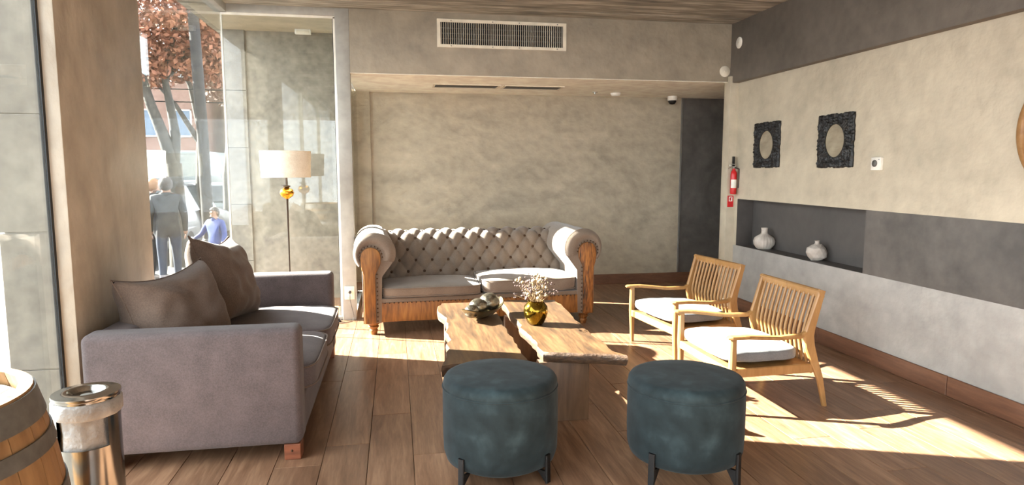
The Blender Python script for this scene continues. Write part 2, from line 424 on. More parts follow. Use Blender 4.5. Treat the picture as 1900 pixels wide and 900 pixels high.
# niche linings
wr.box(XR + 0.001, XR + ND, NY0, NY1, NZ0 - 0.003, NZ0 + 0.002, 3)
wr.box(XR + 0.001, XR + ND, NY0, NY1, NZ1 - 0.002, NZ1 + 0.003, 3)
wr.box(XR + 0.001, XR + ND, NY1 - 0.002, NY1 + 0.003, NZ0, NZ1, 3)
wr.box(XR + 0.001, XR + ND, NY0 - 0.003, NY0 + 0.002, NZ0, NZ1, 3)
struct(wr.build('wall_right', [M['plaster_cream'], M['plaster_cool'], M['plaster_dark'], M['plaster_niche']]), 'cream plaster wall, tinted cooler below for bounce light, with dark niche and painted band', 'wall')
struct(MB().box(3.15, 5.4, 5.9, 6.02, 0, ZS + 0.05).build('wall_right_end', M['plaster_cream'], None, 0.004), 'cream end of the right wall carrying the extinguisher, extended unseen to block light', 'wall')  # hidden part right of the pier added to close off leaking sky light
struct(MB().box(3.17, XR + T, YREAR, YF + 0.02, 2.165, ZC + 0.1).build('beam_right', M['plaster_darkbeam'], None, 0.004), 'dark grey plaster beam above the cream wall', 'beam')
# baseboards
bbr = tag(thing('baseboard_right', 'brown wooden baseboard along the right wall', 'baseboard'), kind='structure')
for y0, y1 in ((5.9, 4.52), (4.515, 3.30), (3.295, 2.2), (2.195, 0.9), (0.895, -4.2)):
    bx('board', M['basewood'], XR - 0.016, XR, y1, y0, 0, 0.118, bbr, 0.003, 1)
struct(bx('baseboard_back', M['basewood'], -0.255, 5.2, YB - 0.016, YB, 0, 0.118, None, 0.003, 1), 'brown wooden baseboard along the back wall', 'baseboard')
struct(bx('baseboard_pilaster', M['basewood'], -0.40, -0.25, YB - 0.066, YB - 0.05, 0, 0.118, None, 0.003, 1), 'short brown baseboard at the foot of the pilaster', 'baseboard')
# rear of the room: parapet and head with a glazed opening added between for sky fill
struct(MB().box(-1.5, XR, YREAR - 0.2, YREAR, 0, 0.35).box(-1.5, XR, YREAR - 0.2, YREAR, 2.5, ZC).build('wall_rear', M['plaster']), 'plaster wall with wide opening added for fill light behind the viewpoint', 'wall')

# column at the facade, with stone panels outside
cl = struct(MB().box(-1.655, XL, 3.13, 4.10, -0.5, ZC + 0.05).build('wall_column', M['column'], None, 0.006), 'tall taupe plaster column behind the grey sofa', 'column')
zz = [-0.45, 0.474, 1.078, 1.58, 2.18, 2.75]
for a, b in zip(zz[:-1], zz[1:]):
    bx('panel', M['stone'], -1.669, -1.475, 3.118, 3.13, a + 0.003, b - 0.003, cl, 0.0015, 1)
    bx('panel', M['stone'], -1.669, -1.655, 3.13, 4.10, a + 0.003, b - 0.003, cl, 0.0015, 1)
# steel post and frames
struct(bx('post', M['frame'], -0.487, -0.37, YF, YF + 0.11, 0, ZC, None, 0.004, 2), 'light grey steel post beside the corner window', 'post')
w1 = tag(thing('window_1', 'frameless glass pane in front of the floor lamp wall, framed in grey steel', 'window', (-1.41, 6.0, 0)), kind='structure')
bx('pane', M['glass'], 0.004, 0.922, -0.005, 0.005, 0.03, 2.655, w1)
bx('frame', M['frame'], -0.01, 0.925, -0.05, 0.05, 2.65, 2.718, w1, 0.004)
bx('bead', M['white'], 0.0, 0.923, -0.03, -0.012, 2.632, 2.65, w1)
bx('bead', M['white'], 0.905, 0.923, -0.03, -0.006, 0.03, 2.64, w1)
bx('gasket', M['gasket'], 0.899, 0.905, -0.012, 0.006, 0.03, 2.64, w1)
bx('sill_channel', M['frame'], 0.0, 0.923, -0.03, 0.03, 0.0, 0.03, w1, 0.003)
w2 = tag(thing('window_2', 'tall street window pane between column and glass corner', 'window', (-1.41, 4.10, 0)), kind='structure')
bx('pane', M['glass'], -0.005, 0.005, 0.0, 1.895, 0.03, 2.655, w2)
bx('frame', M['frame'], -0.05, 0.05, 0.0, 1.90, 2.65, 2.718, w2, 0.004)
bx('sill_channel', M['frame'], -0.03, 0.03, 0.0, 1.90, 0.0, 0.03, w2, 0.003)
bx('corner_seal', M['white'], -0.007, 0.004, 1.888, 1.905, 0.03, 2.655, w2)
w3 = tag(thing('window_3', 'large street window pane at the left edge, in front of the column', 'window', (-1.466, 0, 0)), kind='structure')
for a, b in ((3.11, 1.0), (0.95, -1.4), (-1.45, -4.2)):
    bx('pane', M['glass'], -0.005, 0.005, b, a, 0.03, 2.68, w3)
bx('gasket', M['gasket'], -0.008, 0.008, 3.11, 3.13, 0.0, ZC, w3)
for a in (0.95, -1.45):
    bx('mullion', M['frame'], -0.03, 0.03, a, a + 0.05, 0, ZC, w3)
bx('frame', M['frame'], -0.03, 0.03, -4.2, 3.11, 2.68, ZC + 0.01, w3)
bx('sill_channel', M['frame'], -0.03, 0.03, -4.2, 3.11, 0, 0.03, w3)
w4 = tag(thing('fill_window', 'wide window added behind the viewpoint for fill light', 'window', (0, YREAR - 0.1, 0)), kind='structure')  # unseen glazing added to brighten the interior with sky light
for i in range(3):
    a = -1.5 + i * 1.58
    bx('pane', M['glass'], a + 0.03, a + 1.55, -0.005, 0.005, 0.38, 2.47, w4)
    bx('mullion', M['frame'], a + 1.55, a + 1.61, -0.04, 0.04, 0.35, 2.5, w4)
struct(MB().box(-1.5, XR + T, YREAR - 0.2, 6.0, -0.5, -0.12).build('foundation_plinth', M['stone']), 'stone plinth below the floor', 'plinth')
# exterior recess wall seen through window_1
ew = struct(MB().box(-1.44, -0.47, 7.04, 7.24, -0.5, 2.80).build('wall_outer', M['ext_plaster']), 'grey plaster wall of the porch beyond the glass', 'wall')
ec = struct(MB().box(-1.65, -1.44, 7.03, 7.6, -0.5, 2.80).build('wall_outer_pier', M['stone']), 'concrete-panelled pier beyond the glass corner', 'wall')
zz = [-0.45, 0.42, 0.995, 1.563, 2.127, 2.72]
for a, b in zip(zz[:-1], zz[1:]):
    bx('panel', M['stone'], -1.66, -1.446, 7.012, 7.03, a + 0.003, b - 0.003, ec, 0.0015, 1)
    bx('panel', M['stone'], -1.668, -1.65, 7.03, 7.6, a + 0.003, b - 0.003, ec, 0.0015, 1)
struct(MB().box(-1.68, -0.47, 6.05, 7.04, ZC - 0.004, ZC + 0.02).build('porch_ceiling', M['plaster_cream']), 'plaster porch ceiling beyond the glass', 'ceiling')
struct(MB().box(-1.68, -0.47, 6.06, 7.04, -0.5, -0.01).build('porch_floor', M['pavement']), 'stone porch floor beyond the glass', 'floor')

# ------------------------------------------------------------------ tufted roll-arm sofa
def cushion(mb, c, hx, hy, hz, puff=0.3, n=14, e=7.0, mi=0, seed=0, wr_=0.004):
    def face(fn):
        def g(u, v):
            p = Vector(fn(u * 2 - 1, v * 2 - 1))
            k_ = (abs(p.x) ** e + abs(p.y) ** e + abs(p.z) ** e) ** (1 / e)
            q = p / k_
            z = q.z * (1 - puff * 0.5 + puff * (1 - q.x ** 2) * (1 - q.y ** 2))
            r = Vector((q.x * hx, q.y * hy, z * hz))
            d = wob((r.x * 5 + seed, r.y * 5, r.z * 5), 1.6, wr_) + wob((r.x * 14 + seed, r.y * 4, r.z * 8), 1.5, wr_ * 0.5)
            return Vector(c) + r + q.normalized() * d
        return g
    fl = [lambda a, b: (a, b, 1), lambda a, b: (-a, b, -1), lambda a, b: (1, a, b), lambda a, b: (-1, -a, b), lambda a, b: (-a, 1, b), lambda a, b: (a, -1, b)]
    for fn in fl: mb.grid(face(fn), n, n, mi)
    return mb

def piping(hx, hy, z, c, r=0.006, e=7.0, n=64):
    pts = []
    for k in range(n + 1):
        t = 2 * PI * k / n
        a, b = math.cos(t), math.sin(t)
        q = (abs(a) ** e + abs(b) ** e) ** (1 / e)
        pts.append((c[0] + a / q * hx, c[1] + b / q * hy, c[2] + z))
    return MB().tube(pts, r, 6)

ch = thing('tufted_sofa', 'beige button-tufted roll-arm sofa with exposed orange wood front', 'sofa', (0.705, 5.40, 0), math.radians(2.85))
AW = 0.84   # inner half width
def arm_profile(sgn, grow=0.0, z0=0.10, lowpart=True):
    xo, xi, xc, zc, r = 0.985, AW, 0.885, 0.675, 0.162
    pts = [(xo + grow, z0)]
    a0, a1 = math.radians(-38), math.radians(205)
    pts.append((xo + grow, 0.575 - 0.0))
    for k in range(22):
        t = a0 + (a1 - a0) * k / 21
        rr = r + grow
        pts.append((xc + rr * 1.02 * math.cos(t), zc + rr * math.sin(t)))
    pts.append((xi - grow - 0.01, 0.48)); pts.append((xi - grow, z0))
    pts = [(sgn * a, b) for a, b in pts]
    return pts if sgn > 0 else pts[::-1]
nails = MB()
for sgn in (-1, 1):
    pr_ = arm_profile(sgn)
    am = MB()
    ny = 12
    n_ = len(pr_)
    verts = []
    for j in range(ny + 1):
        yy = 0.0 + 0.86 * j / ny
        for i, (a, b) in enumerate(pr_):
            d = wob((a * 6, yy * 7, b * 6 + sgn), 1.0, 0.010) if 0 < j and b > 0.3 else 0
            verts.append((a + d * sgn * 0.5, yy, b + d * 0.8))
    am.add(verts, [(j * n_ + i, j * n_ + (i + 1) % n_, (j + 1) * n_ + (i + 1) % n_, (j + 1) * n_ + i) for j in range(ny) for i in range(n_)], 0, True)
    am.add(verts[:n_], [tuple(range(n_))]); am.add(verts[-n_:], [tuple(range(n_))])
    am.build('armrest', M['linen'], ch, weld=True)
    # gathered roll front: a swelling disc behind the wooden facing
    # wooden facing
    xo, xi = 0.975, AW + 0.022
    fac = [(xo, 0.10), (xo, 0.50), (xo + 0.016, 0.55), (xo + 0.023, 0.62)]
    for k in range(9):
        t = math.radians(0 + 180 * k / 8)
        fac.append((0.918 + 0.080 * math.cos(t), 0.645 + 0.080 * math.sin(t)))
    fac += [(0.842, 0.59), (xi + 0.022, 0.50), (xi + 0.022, 0.10)]
    fac = [(sgn * a, b) for a, b in fac]
    MB().prism(fac, -0.022, 0.004, axis='y').build('front_panel', M['pine'] if sgn < 0 else M['pine_worn'], ch, 0.006, 2)
    # pleated fabric ring round the facing
    ring = []
    pl = MB()
    cen = (sgn * 0.90, 0.65)
    def ringf(u, v, sgn=sgn):
        t = math.radians(-40 + 245 * u)
        r0, r1 = 0.09, 0.166
        ex = 1 + 0.03 * math.sin(40 * t)
        rr = r0 + (r1 - r0) * v
        bul = math.sin(PI * min(1, v * 1.0)) * 0.022 * ex
        cx_ = 0.915 + (0.885 - 0.915) * v
        cz_ = 0.655 + (0.675 - 0.655) * v
        return (sgn * (cx_ + rr * math.cos(t) * 1.02), -bul - 0.002 + 0.006 * v, cz_ + rr * math.sin(t))
    pl.grid(ringf, 60, 8)
    pl.build('pleated_front', M['linen'], ch)
    # nails along the inner edge and round the scroll
    for k in range(13):
        nails.ball((sgn * (xi + 0.008), -0.012, 0.12 + 0.035 * k), 0.0065, 4)
    for k in range(12):
        t = math.radians(-10 + 190 * k / 11)
        nails.ball((sgn * (0.918 + 0.092 * math.cos(t)), -0.022, 0.645 + 0.092 * math.sin(t)), 0.0065, 4)
    for kk, yy in enumerate((0.045, 0.80)):
        ft = MB().lathe([(0.0, 0.0), (0.026, 0.0), (0.030, 0.02), (0.036, 0.035), (0.030, 0.045), (0.034, 0.05), (0.045, 0.068), (0.034, 0.078), (0.05, 0.09), (0.05, 0.104), (0, 0.104)], 18, (sgn * 0.905, yy))
        ft.build('foot', M['pine'] if sgn < 0 else M['pine_worn'], ch)
# base rail
bx('base_rail', M['pine'], -AW - 0.02, AW + 0.02, 0.002, 0.03, 0.105, 0.265, ch, 0.004)
bx('seat_deck', M['linen'], -AW - 0.01, AW + 0.01, 0.006, 0.8, 0.25, 0.30, ch, 0.012)
for k in range(46):
    nails.ball((-AW + 0.03 + k * (2 * AW - 0.06) / 45, -0.001, 0.262), 0.006, 4)
tag(nails.build('nailheads', M['nail'], ch), kind='stuff')
# tufted back
path = [(0.50, 0.30), (0.55, 0.48), (0.585, 0.60)]
for k in range(15):
    t = math.radians(188 - 250 * k / 14)
    path.append((0.705 + 0.112 * math.cos(t), 0.655 + 0.118 * math.sin(t)))
path += [(0.80, 0.50), (0.80, 0.105)]
cum = [0.0]
for a, b in zip(path[:-1], path[1:]): cum.append(cum[-1] + math.hypot(b[0] - a[0], b[1] - a[1]))
def at_path(s_):
    s_ = max(0, min(cum[-1] - 1e-6, s_))
    for i in range(len(cum) - 1):
        if cum[i + 1] >= s_:
            t = (s_ - cum[i]) / (cum[i + 1] - cum[i])
            return Vector((path[i][0] + t * (path[i + 1][0] - path[i][0]), path[i][1] + t * (path[i + 1][1] - path[i][1])))
SA, SB = 0.146, 0.100      # button spacing across, half row spacing
S_LAST = 0.575
def tuft(u, v):
    xx = (u * 2 - 1) * (AW + 0.03)
    s_ = v * cum[-1]
    p = at_path(s_); q = at_path(s_ + 0.012)
    tg = (q - p)
    if tg.length < 1e-7: tg = p - at_path(s_ - 0.012)
    tg.normalize(); nrm = Vector((-tg.y, tg.x))
    a = xx / SA; b = (s_ - 0.14) / (2 * SB)
    uu, vv = a + b, a - b
    h = (abs(math.sin(PI * uu)) * abs(math.sin(PI * vv))) ** 0.42
    fade = 1.0 if s_ < S_LAST else max(0.0, 1 - (s_ - S_LAST) / 0.16)
    d = 0.038 * (h * fade + (1 - fade) * 0.8)
    return (xx, p.x + nrm.x * d, p.y + nrm.y * d)
MB().grid(tuft, 150, 110).build('backrest', M['linen'], ch)
bt = MB()
for r_ in range(5):
    s_ = 0.14 + r_ * SB
    for k in range(-7, 8):
        a = k if r_ % 2 == 0 else k + 0.5
        xx = a * SA
        if abs(xx) < AW - 0.02:
            p = at_path(s_)
            q = at_path(s_ + 0.01); tg = (q - p).normalized()
            bt.ball((xx, p.x - tg.y * 0.004, p.y + tg.x * 0.004), 0.014, 6)
tag(bt.build('buttons', M['nail'], ch), kind='stuff')
bx('back_panel', M['linen'], -AW - 0.1, AW + 0.1, 0.74, 0.80, 0.105, 0.60, ch, 0.01)
for i, (cx_, ht) in enumerate(((-0.42, 0.055), (0.42, 0.075))):
    cu = cushion(MB(), (cx_, 0.275, 0.292 + ht), 0.413, 0.295, ht, 0.42, 16, 8, seed=i * 5, wr_=0.006)
    o = cu.build('seat_cushion', M['linen'], ch, weld=True)
    for zz_ in (-0.62, 0.62):
        piping(0.414, 0.296, zz_ * ht, (cx_, 0.275, 0.292 + ht), 0.004, 8).build('piping', M['linen'], o)

# ------------------------------------------------------------------ grey sofa on the left
sf = thing('fabric_sofa', 'mauve-grey fabric two-seat sofa standing against the column', 'sofa', (-0.905, 3.945, 0))
# local: x from -0.465 (back) to +0.465 (front), y from -0.885 (near arm) to +0.885
def rbox(mb, x0, x1, y0, y1, z0, z1, e=14, n=14, seed=0, wr_=0.003, puff=0.0):
    return cushion(mb, ((x0 + x1) / 2, (y0 + y1) / 2, (z0 + z1) / 2), (x1 - x0) / 2, (y1 - y0) / 2, (z1 - z0) / 2, puff, n, e, 0, seed, wr_)
for nm, a, b, sd_ in (('armrest', -0.885, -0.735, 1), ('armrest', 0.735, 0.885, 2)):
    bb = MB().box(-0.465, 0.455, a, b, 0.072, 0.628)
    bb.build(nm, M['mauve'], sf, 0.035, 4)
bx('backrest', M['mauve'], -0.462, -0.30, -0.736, 0.736, 0.072, 0.615, sf, 0.035, 4)
bx('base', M['mauve'], -0.32, 0.448, -0.736, 0.736, 0.075, 0.265, sf, 0.02, 3)
for i, (a, b) in enumerate(((-0.733, -0.005), (0.003, 0.733))):
    hz = 0.082
    cu = cushion(MB(), (0.085, (a + b) / 2, 0.26 + hz), 0.415, (b - a) / 2, hz, 0.34, 16, 8, seed=11 + i * 3, wr_=0.008)
    o = cu.build('seat_cushion', M['mauve'], sf, weld=True)
    for zz_ in (-0.6, 0.6):
        piping(0.417, (b - a) / 2 + 0.001, zz_ * hz, (0.085, (a + b) / 2, 0.26 + hz), 0.005, 8).build('piping', M['mauve_p'], o)
for a in (-0.42, 0.37):
    for b in (-0.885, 0.795):
        lg = bx('leg', M['redwood'], a, a + 0.075, b + 0.005, b + 0.09, 0.0, 0.075, sf, 0.003, 1)
        MB().ball((a + 0.035, b + 0.004, 0.045), 0.006, 4).build('bolt', M['nail'], lg)

def pillow(name, label, loc, rot, wd, hg, th, seed):
    t = thing(name, label, 'cushion', loc, 0, 'loose cushions on the grey sofa', rot)
    mb = MB()
    def side(sg):
        def g(u, v):
            a, b = u * 2 - 1, v * 2 - 1
            pin = 0.13
            xx = wd / 2 * a * (1 - pin * (1 - b * b) * abs(a))
            zz_ = hg / 2 * b * (1 - pin * (1 - a * a) * abs(b))
            tt = th / 2 * ((1 - a ** 4) * (1 - b ** 4)) ** 0.55 * (1.0 + 0.12 * (1 - b))
            tt += (wob((a * 2.2 + seed, b * 2.2, 0), 1.4, 0.018) + 0.006 * math.sin(8 * (a + b) + seed) * (a * a + b * b) / 2) * min(1, 4 * (1 - a * a) * (1 - b * b))
            sag = 0.05 * hg * (1 - a * a) * max(0, b)
            return (xx, sg * tt, zz_ + hg / 2 - sag)
        return g
    mb.grid(side(-1), 26, 26).grid(side(1), 26, 26)
    mb.build('cover', M['mauve_p'], t, weld=True)
    pts = []
    for k in range(4):
        for j in range(16):
            q = -1 + 2 * j / 16
            a, b = [(q, -1), (1, q), (-q, 1), (-1, -q)][k]
            pts.append((wd / 2 * a * (1 - 0.13 * (1 - b * b) * abs(a)), 0, hg / 2 + hg / 2 * b * (1 - 0.13 * (1 - a * a) * abs(b)) - 0.05 * hg * (1 - a * a) * max(0, b)))
    pts.append(pts[0])
    MB().tube(pts, 0.004, 5).build('seam_piping', M['mauve_p'], t)
    return t
# leaning against the low back: local x runs along the sofa, local y points to the back
pillow('throw_cushion', 'taupe cushion with sagging top, nearest the front arm of the grey sofa', (-1.06, 3.52, 0.40), Euler((math.radians(-16), math.radians(-4), math.radians(62))), 0.56, 0.47, 0.30, 1)
pillow('throw_cushion', 'taupe cushion with a tall sunlit corner, farther along the grey sofa', (-0.985, 4.22, 0.405), Euler((math.radians(-17), math.radians(6), math.radians(82))), 0.58, 0.56, 0.25, 4)

# ------------------------------------------------------------------ live-edge tables
def live_slab(poly, z0, z1, parent, base, seed):
    pts = []
    n = len(poly)
    for i in range(n):
        a, b = Vector(poly[i]), Vector(poly[(i + 1) % n])
        L = (b - a).length; kk = max(1, int(L / 0.05))
        for j in range(kk):
            p = a + (b - a) * (j / kk)
            d = (b - a).normalized(); nn = Vector((d.y, -d.x))
            p = p + nn * (wob((p.x * 9 + seed, p.y * 9, 0), 1.0, 0.016) + wob((p.x * 25, p.y * 25, seed), 1, 0.006))
            pts.append(p - Vector(base[:2]))
    c = sum(pts, Vector((0, 0))) / len(pts)
    ins = lambda p, k: c + (p - c) * k
    m_ = len(pts)
    lay = []
    h = z1 - z0
    for zz_, kx in ((z0, 0.955), (z0 + 0.3 * h, 0.985), (z0 + 0.7 * h, 1.0), (z1 - 0.08 * h, 0.985), (z1, 0.965)):
        row = []
        for p in pts:
            off = Vector((p.x - c.x, p.y - c.y))
            ln = off.length
            q = c + off * (1 - (1 - kx) * 0.35 / max(ln, 0.05))
            row.append((q.x, q.y, zz_))
        lay.append(row)
    mb = MB()
    v = [p for r in lay for p in r]
    f_ = [(j * m_ + i, j * m_ + (i + 1) % m_, (j + 1) * m_ + (i + 1) % m_, (j + 1) * m_ + i) for j in range(4) for i in range(m_)]
    mb.add(v, f_, 1, True)
    mb.add(lay[-1], [tuple(range(m_))], 0)
    mb.add(lay[0], [tuple(range(m_))], 1)
    return mb.build('top', [M['slab'], M['slab_edge']], parent)

TR = [(0.745, 4.664), (0.80, 4.72), (1.142, 4.671), (1.150, 4.359), (1.126, 3.821), (1.123, 3.507), (1.132, 3.258), (1.175, 3.175), (1.003, 3.235), (0.744, 3.308), (0.752, 3.481), (0.749, 3.637), (0.738, 3.80), (0.722, 3.864), (0.742, 3.93), (0.735, 4.296)]
TL = [(0.279, 4.595), (0.31, 4.693), (0.605, 4.693), (0.674, 4.636), (0.662, 4.304), (0.653, 3.947), (0.643, 3.42), (0.647, 3.184), (0.424, 3.174), (0.261, 3.165), (0.199, 3.146), (0.239, 3.288), (0.262, 3.459), (0.255, 3.557), (0.279, 3.642), (0.27, 3.827), (0.295, 4.06), (0.301, 4.211), (0.27, 4.447)]
t1 = thing('coffee_table', 'live-edge wooden coffee table on the right holding the gold flower vase', 'table', (0.94, 3.95, 0), 0, 'pair of live-edge slab tables')
live_slab(TR, 0.328, 0.385, t1, (0.94, 3.95), 3)
for a, b in ((3.306, 3.37), (4.40, 4.465)):
    bx('leg', M['slab_leg'], 0.728 - 0.94, 1.006 - 0.94, a - 3.95, b - 3.95, 0, 0.331, t1, 0.004, 2)
t2 = thing('coffee_table', 'narrower live-edge wooden coffee table holding the bowl of silver balls', 'table', (0.46, 3.92, 0), 0, 'pair of live-edge slab tables')
live_slab(TL, 0.327, 0.385, t2, (0.46, 3.92), 8)
for a, b in ((3.33, 3.395), (4.40, 4.465)):
    bx('leg', M['slab_leg'], 0.31 - 0.46, 0.60 - 0.46, a - 3.92, b - 3.92, 0, 0.33, t2, 0.004, 2)
# bowl with three balls
BR = Matrix.Rotation(math.atan2(0.372, 0.306), 3, 'Z')
bo = thing('boat_bowl', 'pointed boat-shaped metal bowl on the left coffee table', 'bowl', (0.545, 4.18, 0.386))
def boat(off, zoff):
    def g(u, v):
        t = 2 * PI * u
        rr = v
        lx = (0.232 - off) * math.cos(t) * rr
        ly = (0.094 - off) * math.copysign(abs(math.sin(t)) ** 1.25, math.sin(t)) * rr
        z = 0.002 + 0.058 * rr ** 2.4 + 0.035 * (abs(math.cos(t)) ** 3) * rr ** 3 + zoff
        p = BR @ Vector((lx, ly, 0)); return (p.x, p.y, z)
    return g
MB().grid(boat(0, 0), 40, 8).grid(boat(0.004, 0.004), 40, 8).build('shell', M['bowlm'], bo, weld=False)
for i, (al, ac, z, r, lab) in enumerate(((0.078, 0.0, 0.088, 0.070, 'largest mottled silver ball at the back of the boat bowl'), (-0.042, 0.012, 0.080, 0.060, 'middle mottled silver ball in the boat bowl'), (-0.145, -0.006, 0.072, 0.047, 'smallest mottled silver ball at the front tip of the boat bowl'))):
    p = BR @ Vector((al, ac, 0))
    o = MB().ball((0, 0, 0), r, 14, 0, (1.12, 0.98, 0.92), BR).build('decorative_ball', M['silver'])
    o.location = (0.545 + p.x, 4.18 + p.y, 0.386 + z - 0.003)
    tag(o, lab, 'ball', 'silver balls in the boat bowl')
# gold vase with dried flowers
gv = thing('flower_vase', 'round gold mirrored glass vase on the right coffee table', 'vase', (0.845, 3.935, 0.386))
MB().lathe([(0, 0), (0.040, 0.0), (0.052, 0.012), (0.070, 0.05), (0.077, 0.085), (0.072, 0.115), (0.056, 0.136), (0.048, 0.145), (0.052, 0.152), (0.047, 0.150), (0.043, 0.140), (0.05, 0.125), (0.062, 0.10), (0.03, 0.03), (0, 0.03)], 32).build('body', M['gold'], gv)
fl = thing('dried_bouquet', 'bouquet of dried cream and mauve flowers in the gold vase', 'flowers', (0.845, 3.935, 0.42))
rnd = random.Random(3)
st, fa, fb = MB(), MB(), MB()
for i in range(46):
    a = rnd.random() * 2 * PI; sp = (rnd.random() ** 0.7) * 0.125; h = 0.17 + 0.12 * rnd.random() - sp * 0.35
    tip = Vector((math.cos(a) * sp * 1.15 - 0.01, math.sin(a) * sp, h))
    st.tube([(math.cos(a) * 0.012, math.sin(a) * 0.012, 0.0), (math.cos(a) * 0.03, math.sin(a) * 0.03, 0.11), tip], [0.0016, 0.0013, 0.001], 4)
    tgt = fa if (rnd.random() < 0.5 and sp < 0.09) else fb
    for j in range(5 if tgt is fa else 6):
        q = tip + Vector((rnd.gauss(0, 0.012), rnd.gauss(0, 0.012), rnd.gauss(0, 0.012)))
        tgt.ball(q, (0.010 if tgt is fa else 0.0055) * (0.7 + 0.6 * rnd.random()), 3, 0, (1, 1, 0.8))
for (dx, dy, dz, r) in ((0.0, -0.075, 0.145, 0.015), (0.035, -0.02, 0.15, 0.016), (-0.01, 0.0, 0.24, 0.02), (0.02, 0.0, 0.26, 0.018)):
    fa.ball((dx, dy, dz), r, 5, 0, (1, 1, 0.7))
tag(st.build('stems', M['stem'], fl), kind='stuff'); tag(fa.build('cream_blooms', M['flower'], fl), kind='stuff'); tag(fb.build('mauve_sprigs', M['flower2'], fl), kind='stuff')

# ------------------------------------------------------------------ velvet poufs
def pouf(label, loc, rz, zt, zb, r):
    t = thing('velvet_pouf', label, 'pouf', loc, rz, 'pair of teal velvet poufs')
    def und(tt, f_): return 1 + 0.004 * math.sin(3 * tt + f_ * 4) + 0.003 * math.sin(7 * tt + 1)
    seam = zt - 0.050
    MB().lathe([(0, zb), (r * 0.86, zb), (r * 0.95, zb + 0.015), (r * 0.99, zb + 0.05), (r, zb + 0.12), (r, seam - 0.06), (r * 0.995, seam - 0.008), (r * 0.985, seam)], 64, fn=und).build('body', M['velvet'], t)
    MB().lathe([(r * 0.985, seam), (r * 0.996, seam + 0.006), (r * 0.985, zt - 0.022), (r * 0.945, zt - 0.006), (r * 0.86, zt + 0.001), (r * 0.5, zt + 0.006), (0, zt + 0.007)], 64, fn=und).build('top_cushion', M['velvet'], t)
    MB().tube([(r * 0.993 * math.cos(2 * PI * k / 64), r * 0.993 * math.sin(2 * PI * k / 64), seam) for k in range(65)], 0.004, 6).build('seam_piping', M['velvet'], t)
    for k in range(4):
        a = PI / 4 + k * PI / 2
        lg = MB()
        lg.bar([(r * 1.02, 0, 0), (r * 1.012, 0, zb + 0.075)], 0.03, 0.012, side=(0, 1, 0))
        lg.add([(r * 1.01, -0.006, 0.0), (r * 0.98, -0.006, 0.0), (r * 0.80, -0.006, zb - 0.002), (r * 1.01, -0.006, zb - 0.002), (r * 1.01, 0.006, 0.0), (r * 0.98, 0.006, 0.0), (r * 0.80, 0.006, zb - 0.002), (r * 1.01, 0.006, zb - 0.002)],
               [(0, 1, 2, 3), (7, 6, 5, 4), (0, 4, 5, 1), (1, 5, 6, 2), (2, 6, 7, 3), (3, 7, 4, 0)])
        o = lg.build('leg', M['black'], t)
        o.rotation_euler = (0, 0, a)
    return t
pouf('teal velvet pouf on black legs, left one, in front of the coffee tables', (0.447, 2.84, 0), math.radians(-3), 0.437, 0.050, 0.260)
pouf('teal velvet pouf on black legs, right one, in front of the armchairs', (1.26, 2.667, 0), math.radians(-10), 0.440, 0.077, 0.257)

